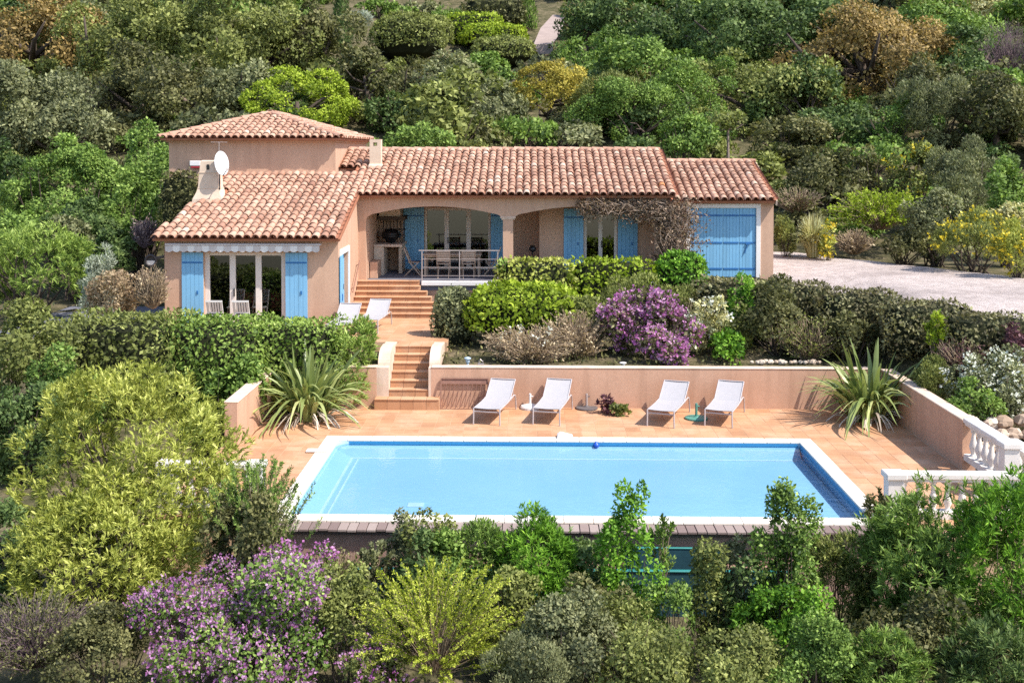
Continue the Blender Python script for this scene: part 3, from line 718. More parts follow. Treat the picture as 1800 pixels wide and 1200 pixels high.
# garage roof
E = (4.62, 36.05, 4.70); Lv = 4.0 / c_; ncg = 13; pg = .2475
gr = MB(); deckplane(gr, [(4.44, 36.12, 4.68), (7.86, 36.12, 4.68), (7.98, 40.05, 5.86), (4.44, 40.05, 5.86)])
deckplane(gr, [(7.98, 40.07, 5.86), (7.88, 44.2, 4.62), (4.44, 44.2, 4.62), (4.44, 40.07, 5.86)])
channels(gr, E, (1, 0, 0), (0, 1, SL), ncg, lambda u: (0, Lv), pg)
garage_roof = part('garage_roof', gr, M['channel'], V)
place(garage_roof, E, (1, 0, 0), (0, 1, SL), ncg, 12, lambda u, v: v < Lv + .05, 24, pg)
ridge(garage_roof, (4.5, 40.05, 5.86), (7.95, 40.05, 5.86), 6)
part('verge_board', MB().bar((7.90, 36.1, 4.62), (8.0, 40.0, 5.80), .05, .16), M['cap'], V)
# tower roof: hipped
ex0, ex1, ey0, ey1, ez = TX0 - .2, TX1 + .2, TY0 - .3, TY1 + .2, 6.69
hw = (ex1 - ex0) / 2; ax = (ex0 + ex1) / 2; az = ez + SL * hw; ya = ey0 + hw; yb = ey1 - hw
tr = MB()
deckplane(tr, [(ex0, ey0, ez), (ex1, ey0, ez), (ax, ya, az)]); deckplane(tr, [(ex1, ey0, ez), (ex1, ey1, ez), (ax, yb, az), (ax, ya, az)])
deckplane(tr, [(ex1, ey1, ez), (ex0, ey1, ez), (ax, yb, az)]); deckplane(tr, [(ex0, ey1, ez), (ex0, ey0, ez), (ax, ya, az), (ax, yb, az)])
nct = int(2 * hw / PITCH); off = (2 * hw - nct * PITCH) / 2
vmax = lambda u: (hw - abs(u + off - hw)) / c_
channels(tr, (ex0 + off, ey0, ez), (1, 0, 0), (0, 1, SL), nct, lambda u: (0, vmax(u)))
dep = ey1 - ey0; ncs = int(dep / PITCH); offs = (dep - ncs * PITCH) / 2
vmax2 = lambda u: min(hw, u + offs, dep - u - offs) / c_
channels(tr, (ex1, ey0 + offs, ez), (0, 1, 0), (-1, 0, SL), ncs, lambda u: (0, vmax2(u)))
tower_roof = part('tower_roof', tr, M['channel'], V)
place(tower_roof, (ex0 + off, ey0, ez), (1, 0, 0), (0, 1, SL), nct, 10, lambda u, v: v < vmax(u) + .02, 25)
place(tower_roof, (ex1, ey0 + offs, ez), (0, 1, 0), (-1, 0, SL), ncs, 10, lambda u, v: v < vmax2(u) + .02, 26)
ridge(tower_roof, (ex0 - .05, ey0 - .05, ez), (ax, ya, az), 7, .115); ridge(tower_roof, (ex1 + .05, ey0 - .05, ez), (ax, ya, az), 8, .115)
ridge(tower_roof, (ax, ya - .1, az), (ax, yb, az), 9); ridge(tower_roof, (ex1, ey1, ez), (ax, yb, az), 10)
# nearest 300 tiles are pieces of their own roof; the rest, joined, are one part
TILES.sort(key=lambda t: t[0])
rv_ = []; rf_ = []; rt_ = []; k0 = 0; vw = wloc(V); bfa = np.array(bf); bvh = np.c_[bv, np.ones(len(bv))]
for k, (yy, roof, mm, t) in enumerate(TILES):
    if k < 300:
        o = link('roof_tile', TV[round(t * 15)], None, roof); m2 = mm.copy(); m2.translation = mm.translation - wloc(roof); o.matrix_local = m2
    else:
        rv_.append((bvh @ np.array(mm).T)[:, :3] - np.array(vw)); rf_.append(bfa + k0); rt_ += [t] * len(bfa); k0 += len(bv)
me = np_mesh('roof_tiles', np.concatenate(rv_), np.concatenate(rf_), np.array(rt_), True)
me.polygons.foreach_set('use_smooth', [i % 3 == 0 for i in range(len(me.polygons))])
tag(link('roof_tiles', me, M['tile'], V), kind='stuff')

# ---------------------------------------------------------------- chimneys
cx, cy, cz = -9.88, 34.75, 4.70
def frus(mb, c, levels):
    v = []; n = len(levels)
    for hx, hy, z, ox in levels:
        v += [(c[0] + ox - hx, c[1] - hy, z), (c[0] + ox + hx, c[1] - hy, z), (c[0] + ox + hx, c[1] + hy, z), (c[0] + ox - hx, c[1] + hy, z)]
    f = [(i * 4 + k, i * 4 + (k + 1) % 4, (i + 1) * 4 + (k + 1) % 4, (i + 1) * 4 + k) for i in range(n - 1) for k in range(4)]
    return mb.add(v, f + [(3, 2, 1, 0), tuple((n - 1) * 4 + k for k in range(4))])
chm = part('chimney', frus(frus(MB(), (cx, cy), [(.50, .42, 4.55, 0), (.46, .40, 4.80, 0), (.36, .34, 5.0, 0), (.325, .31, 5.12, 0)]), (cx, cy), [(.315, .30, 5.12, 0), (.28, .28, 5.60, 0)]), M['chimney'], V)
part('chimney_cap', frus(frus(MB(), (cx, cy), [(.295, .295, 5.60, 0), (.295, .295, 5.62, 0)]), (cx, cy), [(.275, .275, 5.62, 0), (.245, .25, 5.96, 0), (.20, .21, 5.99, 0)]), M['chimney'], chm)
part('chimney_band', MB().box(cx - .335, cx + .335, cy - .32, cy + .32, 5.115, 5.14), M['chimney'], chm)
part('smoke_vent', MB().box(cx - .045, cx + .035, cy - .278, cy - .255, 5.70, 5.86).box(cx + .245, cx + .268, cy - .06, cy + .05, 5.70, 5.86), M['black'], chm)
cx2, cy2 = -5.17, 37.95
ch_ = MB().box(cx2 - .19, cx2 + .19, cy2 - .18, cy2 + .18, 5.55, 6.44).box(cx2 - .19, cx2 - .07, cy2 - .18, cy2 + .18, 6.44, 6.56).box(cx2 + .07, cx2 + .19, cy2 - .18, cy2 + .18, 6.44, 6.56)
ch_.box(cx2 - .19, cx2 + .19, cy2 - .18, cy2 + .18, 6.56, 6.66)
c2 = part('chimney', ch_, M['chimney'], V, 'slim square chimney with a pierced head at the end of the main roof')
part('chimney_flashing', frus(MB(), (cx2, cy2 - .02), [(.27, .27, 5.62, .03), (.24, .24, 5.78, .02), (.20, .20, 5.84, 0)]), M['cap'], c2)

# satellite dish, aerial, alarm box, wall lamp
ds = thing('satellite_dish', (-9.51, 34.40, 5.15), 'white oval satellite dish on a dark pole beside the flared chimney', 'satellite dish')
dc = Vector((-9.41, 34.30, 5.90)); pb = Vector((-9.52, 34.45, 5.08)); dn = Vector((.55, -.80, .28)).normalized(); dr = dn.cross(Vector((0, 0, 1))).normalized(); du = dr.cross(dn)
dv_ = []; nr, na = 5, 24
for i in range(nr + 1):
    r = i / nr
    for k in range(na): a = 2 * math.pi * k / na; dv_.append(dc + dr * (.225 * r * math.cos(a)) + du * (.39 * r * math.sin(a)) + dn * (.07 * r * r - .07))
df2 = [(i * na + k, i * na + (k + 1) % na, (i + 1) * na + (k + 1) % na, (i + 1) * na + k) for i in range(nr) for k in range(na)]
nn = len(dv_); dv2 = dv_ + [p - dn * .012 for p in dv_]
df2 = df2 + [tuple(i + nn for i in q[::-1]) for q in df2] + [(nr * na + k, nr * na + (k + 1) % na, nn + nr * na + (k + 1) % na, nn + nr * na + k) for k in range(na)]
part('reflector', MB().add(dv2, df2), M['dishw'], ds, smooth=True)
part('pole', MB().tube([pb, pb + Vector((0, 0, .62)), dc - dn * .08], .022, 8), M['iron'], ds)
fd = dc + dn * .42 - du * .30
part('feed_arm', MB().tube([dc - du * .39, fd], .014, 6), M['iron'], ds); part('feed_horn', MB().tube([fd, fd - dn * .09 + du * .06], [.05, .035], 8), M['white'], ds)
ant = thing('television_aerial', (-9.72, 35.20, 6.34), 'thin metal television aerial behind the satellite dish', 'aerial')
a0 = Vector((-9.74, 35.20, 5.66)); a1 = Vector((-9.74, 35.20, 6.55))
part('mast', MB().tube([a0, a1], .012, 6), M['steel'], ant)
am = MB().tube([a1 - Vector((.25, 0, 0)), a1 + Vector((.25, 0, 0))], .009, 5)
for k in range(5): am.tube([a1 + Vector((-.22 + k * .11, -.14, 0)), a1 + Vector((-.22 + k * .11, .14, 0))], .006, 4)
part('cross_bars', am, M['steel'], ant)
al = thing('alarm_box', (-11.03, 37.10, 5.77), 'small white alarm box with red underside on the tower wall', 'alarm box')
q = Vector((-11.05, 37.10, 5.85)); part('housing', MB().box(q.x - .18, q.x + .18, 37.02, 37.197, q.z - .07, q.z + .10), M['white'], al, bevel=.015); part('strobe', MB().box(q.x - .14, q.x + .18, 37.03, 37.197, q.z - .14, q.z - .072), M['redpl'], al, bevel=.01)
wl = thing('wall_lantern', (-10.58, 31.50, 3.17), 'round dark bulkhead lamp on the left corner of the villa', 'lamp')
q = Vector((-10.69, 31.60, 3.18)); part('bracket', MB().bar((q.x, 31.60, q.z + .04), (-10.352, 31.80, q.z + .10), .07, .07), M['iron'], wl)
ring = MB().tube([q + Vector((.15 * math.cos(a), -.05, .15 * math.sin(a))) for a in np.linspace(0, 2 * math.pi, 17)], .035, 8); part('ring', ring, M['iron'], wl)
part('glass', MB().prism([(q.x + .13 * math.cos(a), q.z + .13 * math.sin(a)) for a in np.linspace(math.pi, 2 * math.pi, 10)], 'y', q.y - .06, q.y - .03), M['cream'], wl); part('back_plate', MB().prism([(q.x + .15 * math.cos(a), q.z + .15 * math.sin(a)) for a in np.linspace(0, 2 * math.pi, 17)[:-1]], 'y', q.y - .028, q.y + .06), M['iron'], wl)

# ---------------------------------------------------------------- porch things
rl = thing('porch_railing', (-2.2, 35.25, 2.2), 'pale metal railing with horizontal bars along the porch edge', 'railing')
for x in (-3.36, -2.18, -.98): part('post', MB().box(x - .016, x + .016, 35.235, 35.265, 2.195, 3.13), M['steel'], rl)
part('handrail', MB().box(-3.46, -.92, 35.225, 35.275, 3.14, 3.17), M['steel'], rl)
for z in (2.36, 2.62, 2.88): part('bar', MB().tube([(-3.36, 35.25, z), (-.98, 35.25, z)], .009, 6), M['steel'], rl)
tb = thing('porch_table', (-2.3, 36.5, 2.2), 'slatted wooden dining table on the porch behind the railing', 'table')
tx0, tx1, ty0, ty1 = -3.45, -1.55, 36.35, 37.25
for k in range(9): part('slat', MB().box(tx0, tx1, ty0 + k * .1, ty0 + k * .1 + .09, 2.90, 2.935), M['teak'], tb)
for x in (tx0 + .08, tx1 - .08):
    for y in (ty0 + .1, ty1 - .1): part('leg', MB().box(x - .035, x + .035, y - .035, y + .035, 2.195, 2.898), M['teak'], tb)
part('apron', MB().box(tx0 + .06, tx1 - .06, ty0 + .08, ty0 + .1, 2.82, 2.898).box(tx0 + .06, tx1 - .06, ty1 - .1, ty1 - .08, 2.82, 2.898), M['teak'], tb)
def folding_chair(loc, rz, label, group, m='teak', vertical=False):
    t = thing('folding_chair', (0, 0, 0), label, 'chair', group)
    # local: faces +y; back at -y
    for s in (-1, 1):
        part('leg', MB().tube([(.21 * s, .26, 0), (.21 * s, -.10, .44), (.21 * s, -.30, .93)], .018, 6), M[m], t)
        part('leg', MB().tube([(.17 * s, -.28, 0), (.17 * s, .18, .45)], .016, 6), M[m], t)
    for k in range(5): part('seat_slat', MB().box(-.20, .20, -.16 + k * .075, -.16 + k * .075 + .06, .44, .458), M[m], t)
    if vertical:
        part('back_rail', MB().bar((-.23, -.30, .91), (.23, -.30, .91), .03, .05), M[m], t); part('back_rail', MB().bar((-.21, -.17, .58), (.21, -.17, .58), .03, .04), M[m], t)
        for k in range(6): x = -.175 + k * .07; part('back_slat', MB().bar((x, -.172, .585), (x, -.297, .90), .048, .014, (0, 1, 0)), M[m], t)
    else:
        for k in range(5):
            z = .56 + k * .078; y = -.10 - (z - .44) * .41; part('back_slat', MB().bar((-.21, y, z), (.21, y, z), .018, .06), M[m], t)
    t.location = loc; t.rotation_euler = (0, 0, rz); return t
cg = 'folding chairs around the porch table'
folding_chair((-2.75, 36.25, 2.195), 0, 'wooden chair with its slatted back to the railing, nearer the steps', cg)
folding_chair((-1.95, 36.25, 2.195), .05, 'wooden chair with its slatted back to the railing, nearer the column', cg)
folding_chair((-3.78, 36.75, 2.195), -R(90), 'wooden chair seen side on at the barbecue end of the table', cg)
folding_chair((-1.22, 36.8, 2.195), R(90), 'wooden chair seen side on at the column end of the table', cg)
# masonry barbecue
bq = thing('masonry_barbecue', (-4.7, 38.0, 2.2), 'rendered barbecue counter with plaster hood at the left end of the porch', 'barbecue')
part('counter_side', MB().box(-5.10, -4.78, 36.9, 38.48, 2.195, 3.12).box(-4.35, -4.24, 37.45, 38.48, 2.195, 3.12), M['chimney'], bq)
part('counter_top', MB().box(-5.11, -4.18, 36.86, 38.48, 3.122, 3.20), M['cap'], bq, bevel=.01)
part('hood', MB().prism([(-5.05, 4.08), (-4.30, 4.08), (-4.42, 4.69), (-4.95, 4.69)], 'y', 37.7, 38.48), M['chimney'], bq)
part('mantel_beam', MB().box(-5.08, -4.16, 37.6, 38.48, 3.96, 4.078), M['bark'], bq)
part('bench', MB().box(-5.10, -4.85, 35.9, 36.8, 2.195, 2.72), M['wall_low'], bq, bevel=.01)
gm = MB()
for k in range(7): gm.tube([(-4.98 + k * .12, 38.42, 3.22), (-4.98 + k * .12, 38.42, 3.95)], .016, 5)
gm.tube([(-5.0, 38.42, 3.6), (-4.2, 38.42, 3.6)], .014, 5); part('back_grate', gm, M['iron'], bq)
gq = thing('kettle_grill', (-4.62, 37.7, 3.2), 'black lidded grill standing on the barbecue counter', 'grill')
part('bowl', MB().lathe((-4.62, 37.6, 3.2), [(.06, 0), (.14, .02), (.17, .09), (.30, .20), (.32, .26)], 18), M['black'], gq, smooth=True)
part('lid', MB().lathe((-4.62, 37.6, 3.2), [(.325, .265), (.31, .33), (.24, .41), (.12, .46), (.03, .475)], 18), M['black'], gq, smooth=True)
part('side_shelf', MB().box(-4.36, -4.14, 37.5, 37.7, 3.43, 3.45).box(-5.08, -4.9, 37.5, 37.7, 3.43, 3.45), M['iron'], gq)
lp = thing('porch_lamp', (.17, 37.2, 2.2), 'dark standing lamp in the shaded recess right of the column', 'lamp')
part('stem', MB().lathe((.12, 36.9, 2.195), [(.11, 0), (.10, .04), (.025, .08), (.022, .75), (.04, .78)], 10), M['black'], lp); part('shade', MB().lathe((.12, 36.9, 2.195), [(.05, .78), (.12, .82), (.12, .90), (.07, .97), (.02, .99)], 12), M['black'], lp, smooth=True)
# dining set inside the left wing
it = thing('dining_table', (-7.6, 33.4, 1.25), 'table indoors seen through the glazing of the left wing', 'table')
part('tabletop', MB().box(-8.4, -6.6, 32.7, 33.6, 1.95, 1.99), M['teak'], it)
for x in (-8.3, -6.7):
    for y in (32.8, 33.5): part('leg', MB().box(x - .03, x + .03, y - .03, y + .03, 1.25, 1.948), M['teak'], it)
def dining_chair(x, y, rz, label):
    t = thing('dining_chair', (0, 0, 0), label, 'chair', 'dark red chairs indoors')
    part('seat', MB().box(-.22, .22, -.22, .22, .42, .48), M['redfab'], t, bevel=.015); part('backrest', MB().box(-.22, .22, -.25, -.20, .50, .95), M['redfab'], t, bevel=.015)
    for sx in (-.19, .19):
        for sy in (-.19, .19): part('leg', MB().box(sx - .02, sx + .02, sy - .02, sy + .02, 0, .418), M['redfab'], t)
    t.location = (x, y, 1.25); t.rotation_euler = (0, 0, rz)
dining_chair(-8.05, 32.45, 0, 'dark red chair indoors behind the middle pane of the left wing')
dining_chair(-7.25, 32.45, .1, 'dark red chair indoors behind the right pane of the left wing')
dining_chair(-7.6, 33.85, math.pi, 'dark red chair indoors on the far side of the table')

# ---------------------------------------------------------------- balustrades
def balustrade(p0, p1, zt, zb, n, label, posts=(True, True)):
    p0 = Vector((p0[0], p0[1], 0)); p1 = Vector((p1[0], p1[1], 0)); d = (p1 - p0).normalized(); ln = (p1 - p0).length; q = Vector((-d.y, d.x, 0)); mid = (p0 + p1) / 2
    t = thing('balustrade', (mid.x, mid.y, zb), label, 'balustrade', 'white balustrades around the pool terrace')
    Z = lambda z: Vector((0, 0, z))
    part('handrail', MB().bar(p0 - d * .0 + Z(zt - .045), p1 + Z(zt - .045), .27, .09), M['stonewhite'], t, bevel=.012)
    part('under_rail', MB().bar(p0 + Z(zt - .115), p1 + Z(zt - .115), .19, .05), M['stonewhite'], t)
    part('base_rail', MB().bar(p0 + Z(zb + .06), p1 + Z(zb + .06), .23, .12), M['stonewhite'], t)
    z0 = zb + .12; h = zt - .14 - z0
    prof = [(.075, 0), (.075, .04), (.05, .06), (.045, .10), (.085, .30), (.082, .38), (.05, .58), (.036, .74), (.04, .80), (.06, .84), (.045, .88), (.075, .94), (.075, 1)]
    for k in range(n):
        c = p0 + d * (ln * (k + .7) / (n + .4)); part('baluster', MB().lathe((c.x, c.y, z0), [(r * min(1, h / .6), f * h) for r, f in prof], 12), M['stonewhite'], t, smooth=True)
    for on, c in ((posts[0], p0), (posts[1], p1)):
        if not on: continue
        po = part('post', MB().bar(c + Z(zb - .3), c + Z(zt - .10), .27, .27, tuple(q)), M['stonewhite'], t)
        part('post_cap', MB().bar(c + Z(zt - .098), c + Z(zt + .012), .35, .35, tuple(q)), M['stonewhite'], po, bevel=.015)
    return t
balustrade((6.27, 19.35), (8.35, 19.35), .78, 0, 8, 'white balustrade at the front right corner of the terrace', (True, False))
balustrade((8.69, 22.28), (8.69, 20.45), 1.03, .2, 6, 'white balustrade continuing the shaded side wall towards the front', (False, True))
balustrade((9.15, 21.4), (9.15, 18.9), .80, -.1, 7, 'lower white balustrade outside the terrace at the right edge')
balustrade((-6.3, 19.35), (-4.75, 19.35), .88, 0, 6, 'white balustrade behind the yellow shrub at the left of the pool')
solid('stair_landing', MB().box(8.4, 12, 18.4, 19.4, -1.4, -.2).box(8.9, 12, 19.4, 21.5, -1.4, -.12), M['stonewhite'], 'white stone landing below the balustrade at the right edge', 'landing', org=(9.5, 19, -1.3), bevel=.01)

# ---------------------------------------------------------------- sun loungers
def make_lounger(label, group):
    t = thing('sun_lounger', (0, 0, 0), label, 'sun lounger', group)
    fr = MB()
    for s in (-1, 1):
        fr.tube([(.31 * s, 0, .365), (.31 * s, .75, .36), (.31 * s, 1.45, .395), (.31 * s, 1.58, .37), (.31 * s, 1.66, .22), (.31 * s, 1.70, 0)], .018, 8)
    fr.tube([(-.31, .02, .30), (.31, .02, .30)], .014, 6).tube([(-.31, 1.2, .33), (.31, 1.2, .33)], .014, 6)
    part('frame', fr, M['tube'], t)
    for s in (-1, 1): part('leg', MB().tube([(.31 * s, 0, .37), (.31 * s, 0, .18), (.315 * s, .0, 0)], .017, 8), M['tube'], t)
    se = MB(); v = []
    for j in range(9):
        y = .0 + 1.10 * j / 8
        for i in range(5): x = -.295 + .59 * i / 4; v.append((x, y, .385 - .012 * math.sin(math.pi * i / 4) - .012 * math.sin(math.pi * j / 8)))
    f = [(j * 5 + i, j * 5 + i + 1, (j + 1) * 5 + i + 1, (j + 1) * 5 + i) for j in range(8) for i in range(4)]
    n = len(v); se.add(v + [(p[0], p[1], p[2] - .008) for p in v], f + [tuple(a + n for a in q[::-1]) for q in f])
    part('seat_sling', se, M['sling'], t, smooth=True)
    bk = MB(); v = []
    for j in range(7):
        r = .68 * j / 6
        for i in range(5): x = -.295 + .59 * i / 4; v.append((x, 1.11 + r * .82, .375 + r * .52 - .012 * math.sin(math.pi * i / 4)))
    f = [(j * 5 + i, j * 5 + i + 1, (j + 1) * 5 + i + 1, (j + 1) * 5 + i) for j in range(6) for i in range(4)]
    n = len(v); bk.add(v + [(p[0], p[1] + .005, p[2] - .008) for p in v], f + [tuple(a + n for a in q[::-1]) for q in f])
    part('back_sling', bk, M['sling'], t, smooth=True)
    bf_ = MB()
    for s in (-1, 1): bf_.tube([(.30 * s, 1.10, .37), (.30 * s, 1.66, .735)], .014, 6)
    bf_.tube([(-.30, 1.66, .735), (.30, 1.66, .735)], .014, 6); part('back_frame', bf_, M['tube'], t)
    part('back_strut', MB().tube([(.28, 1.45, .58), (.28, 1.55, .38)], .01, 5).tube([(-.28, 1.45, .58), (-.28, 1.55, .38)], .01, 5), M['tube'], t)
    return t
LG = 'sun loungers in front of the low pink wall'
lb = ['white sun lounger between the grille and the white parasol base', 'white sun lounger between the white and grey parasol bases', 'white sun lounger left of the green parasol base', 'white sun lounger right of the green parasol base']
l0 = make_lounger(lb[0], LG)
spots = [((-0.97, 25.67, 0.00), -12), ((0.40, 25.70, 0.00), -12), ((3.00, 25.58, 0.00), -20), ((4.32, 25.63, 0.00), -20)]
for k, (p, a) in enumerate(spots):
    o = l0 if k == 0 else copy_tree(l0)
    o['label'] = lb[k]; o.location = (p[0], p[1], .002); o.rotation_euler = (0, 0, R(a))
for p, a, lbl in (((-5.14, 29.92, 1.19), -4, 'white sun lounger half hidden by the hedge near the villa side door'), ((-4.47, 30.85, 1.03), -6, 'white sun lounger half hidden by the hedge at the foot of the upper steps')):
    o = copy_tree(l0); o['label'] = lbl; o['group'] = 'sun loungers on the patio'; o.rotation_euler = (0, 0, R(a)); o.location = (p[0], p[1], 1.252)
wc = 'white slatted chairs on the patio'
for px, lbl in (((-8.64, 30.90, 1.96), 'white slatted chair behind the hedge nearer the left shutter'), ((-7.91, 30.90, 1.96), 'white slatted chair behind the hedge in front of the middle pane')):
    folding_chair((px[0], 30.9, 1.25), 0, lbl, wc, 'whitewood', True)
# parasol bases
def parasol_base(p, m, label, r=.24, dome=True):
    t = thing('parasol_base', (p[0], p[1], 0), label, 'parasol base', 'parasol bases between the loungers')
    pr = [(r, 0.003), (r, .05), (r * .9, .08), (r * .35, .115), (.05, .13)] if dome else [(r, .003), (r, .035), (r * .93, .045), (.08, .05), (.06, .07)]
    part('weight', MB().lathe((p[0], p[1], 0), pr, 24), M[m], t, smooth=False); h = pr[-1][1]
    part('tube', MB().lathe((p[0], p[1], 0), [(.03, h), (.03, .36), (.026, .37)], 10), M[m] if m != 'basegrey' else M['steel'], t); part('knob', MB().tube([(p[0] + .03, p[1], .30), (p[0] + .075, p[1], .30)], .016, 6), M[m], t)
parasol_base((0.03, 27.35, 0.00), 'white', 'white domed parasol base beside the second lounger')
parasol_base((1.41, 27.38, 0.00), 'basegrey', 'dark grey parasol base with metal tube beside the plum plant', .27, False)
parasol_base((3.93, 26.39, 0.00), 'basegreen', 'green parasol base between the two right loungers', .27, False)
# iron grille against the wall
g = thing('iron_grille', (-1.60, 27.37, 0.00), 'rusty iron grille with slanting bars leaning on the low wall', 'grille')
ga = Vector((-2.15, 27.31, 0.01)); gb = Vector((-1.00, 27.34, 0.01)); ga.y = gb.y = 27.25; up_ = Vector((0, .17, .70))
fm = MB()
for a, b in ((ga, gb), (ga + up_, gb + up_), (ga, ga + up_), (gb, gb + up_)): fm.bar(a, b, .028, .028)
part('frame', fm, M['rust'], g)
part('top_band', MB().add([ga + up_ * .82 + Vector((.01, .01, 0)), gb + up_ * .82 + Vector((-.01, .01, 0)), gb + up_ * .98 + Vector((-.01, .01, 0)), ga + up_ * .98 + Vector((.01, .01, 0)), ga + up_ * .82 + Vector((.01, .018, 0)), gb + up_ * .82 + Vector((-.01, .018, 0)), gb + up_ * .98 + Vector((-.01, .018, 0)), ga + up_ * .98 + Vector((.01, .018, 0))], [(0, 1, 2, 3), (7, 6, 5, 4), (0, 4, 5, 1), (1, 5, 6, 2), (2, 6, 7, 3), (3, 7, 4, 0)]), M['rust'], g)
for k in range(10):
    u = .06 + k * .093; part('bar', MB().bar(ga + (gb - ga) * max(.01, u - .03), ga + (gb - ga) * (u + .05) + up_ * .82, .013, .013), M['rust'], g)
# bed lights
def bollard(p, label, h=.26, m='lampblue'):
    t = thing('garden_light', p, label, 'garden light'); part('stake', MB().lathe(p, [(.03, 0), (.03, h * .45), (.05, h * .5)], 10), M[m], t); part('head', MB().lathe(p, [(.05, h * .5), (.055, h * .78), (.085, h * .82), (.085, h * .92), (.03, h)], 14), M[m], t)
q = (-1.53, 28.05, 0.99); bollard((q[0], 27.98, gz(q[0], 27.98)), 'pale blue garden light at the left end of the shaded bed')
q = (2.34, 27.91, 0.99); bollard((q[0], 27.95, gz(q[0], 27.95)), 'small white garden light at the foot of the purple bush', .16, 'white')
q = (-1.24, 28.06, 0.99); tp = thing('garden_tap', (q[0], 27.95, .9), 'tiny pale metal tap beside the blue garden light', 'tap')
part('body', MB().tube([(q[0], 27.95, .86), (q[0], 27.95, 1.03)], .02, 6), M['steel'], tp); part('spout', MB().tube([(q[0] - .02, 27.95, 1.03), (q[0] + .03, 27.92, 1.10), (q[0] + .10, 27.90, 1.04)], .012, 6).box(q[0] - .03, q[0] + .12, 27.85, 27.93, .97, 1.0), M['steel'], tp)
# stones
def stone(rr, c, r, flat=.7):
    mb = MB(); n = 7; v = []; lv = (-.75, -.2, .4, .85)
    for z in lv:
        w = math.sqrt(max(.05, 1 - z * z))
        for k in range(n): a = 2 * math.pi * k / n + rr.uniform(-.25, .25); s = rr.uniform(.75, 1.15); v.append((c[0] + r * w * s * math.cos(a), c[1] + r * w * s * math.sin(a) * .8, c[2] + r * z * flat * rr.uniform(.85, 1.1)))
    f = [(i * n + k, i * n + (k + 1) % n, (i + 1) * n + (k + 1) % n, (i + 1) * n + k) for i in range(3) for k in range(n)] + [tuple(range(n - 1, -1, -1)), tuple(3 * n + k for k in range(n))]
    return mb.add(v, f)
rr = random.Random(5)
rw = thing('rubble_wall', (10.0, 23.5, .2), 'dry stone bank of rough field stones beyond the right balustrade', 'stone wall')
for k in range(64):
    x = 8.98 + rr.uniform(0, 1) * 2.2; row = k % 4; y = 23.6 - row * .24 + rr.uniform(-.1, .1) ; part('stone', stone(rr, (x, y, .62 - row * .2 + rr.uniform(-.05, .05)), rr.uniform(.11, .23)), M['rubble'], rw, tint=round(rr.random(), 2))
se_ = thing('stone_edging', (6.2, 28.3, .95), 'short row of pale stones edging the bare soil above the wall', 'stone edging')
for k in range(15):
    q = (5.61, 28.13, 1.02); x = q[0] + k * .12 + rr.uniform(-.02, .02); part('stone', stone(rr, (x, 28.35 + rr.uniform(-.05, .05), .98), rr.uniform(.055, .11)), M['rubble'], se_, tint=round(rr.uniform(.5, 1), 2))
q = (9.54, 23.80, 1.20)
solid('wooden_stake', MB().tube([(0, 0, -.3), (0.01, 0, 1.45)], .02, 6), M['twig'], 'thin pale stake standing in the white flowering shrub', 'stake', org=(0, 0, 0)).location = (q[0], q[1], gz(q[0], q[1]))
solid('side_path', MB().box(-15, -10.4, 31.0, 36.5, 1.0, 1.19), M['path'], kind='structure')
# ---------------------------------------------------------------- plants
def unit(a): return a / np.maximum(np.linalg.norm(a, axis=-1, keepdims=True), 1e-9)
def rdir(g, n): return unit(g.normal(size=(n, 3)))
def leaf_arrays(pos, d, nrm, ln, w, droop=0):
    side = unit(np.cross(d, nrm)); ln = ln[:, None]; w = w[:, None]
    mid = pos + d * ln * .45; tip = pos + d * ln; tip[:, 2] -= droop * ln[:, 0]
    v = np.stack([pos, mid + side * w * .5, tip, mid - side * w * .5], 1).reshape(-1, 3)
    f = np.arange(len(pos) * 4).reshape(-1, 4); return v, f
def leaf_mesh(name, pos, d, nrm, ln, w, tint, droop=0):
    v, f = leaf_arrays(pos, d, nrm, ln, w, droop); return np_mesh(name, v, f, np.clip(tint, 0, 1))
def stick_mesh(name, a, b, ra, rb):
    """many thin three-sided sticks a -> b"""
    d = unit(b - a); o = unit(np.cross(d, np.where(np.abs(d[:, 2:3]) > .9, [[1., 0, 0]], [[0, 0, 1.]]))); q = np.cross(d, o); v = []
    for base, r in ((a, ra), (b, rb)):
        for k in range(3):
            t = 2 * math.pi * k / 3; v.append(base + (o * math.cos(t) + q * math.sin(t)) * r[:, None])
    v = np.stack(v, 1).reshape(-1, 3); n = len(a); i = np.arange(n)[:, None] * 6
    f = np.concatenate([i + np.array([[k, (k + 1) % 3, 3 + (k + 1) % 3, 3 + k]]) for k in range(3)]); return np_mesh(name, v, f)
def branch_sticks(g, root, tips, r0, segs=4, wob=.12, up=.3, spread=.25):
    """curved branches from near the root to the tips, as stick segments"""
    n = len(tips); a0 = root + g.normal(size=(n, 3)) * np.array([spread, spread, .05]); dist = np.linalg.norm(tips - a0, axis=1, keepdims=True)
    t = np.linspace(0, 1, segs + 1); pts = []
    ctrl = a0 * .45 + tips * .55 + np.array([0, 0, 1.]) * dist * up * g.uniform(-.3, 1, (n, 1)) + g.normal(size=(n, 3)) * dist * wob
    for u in t: pts.append((1 - u) ** 2 * a0 + 2 * u * (1 - u) * ctrl + u * u * tips)
    A = np.concatenate(pts[:-1]); B = np.concatenate(pts[1:]); ra = np.concatenate([np.full(n, r0 * (1 - .8 * u)) for u in t[:-1]]); rb = np.concatenate([np.full(n, r0 * (1 - .8 * u)) for u in t[1:]])
    return A, B, ra, rb, pts
PX = 1 / 1980.
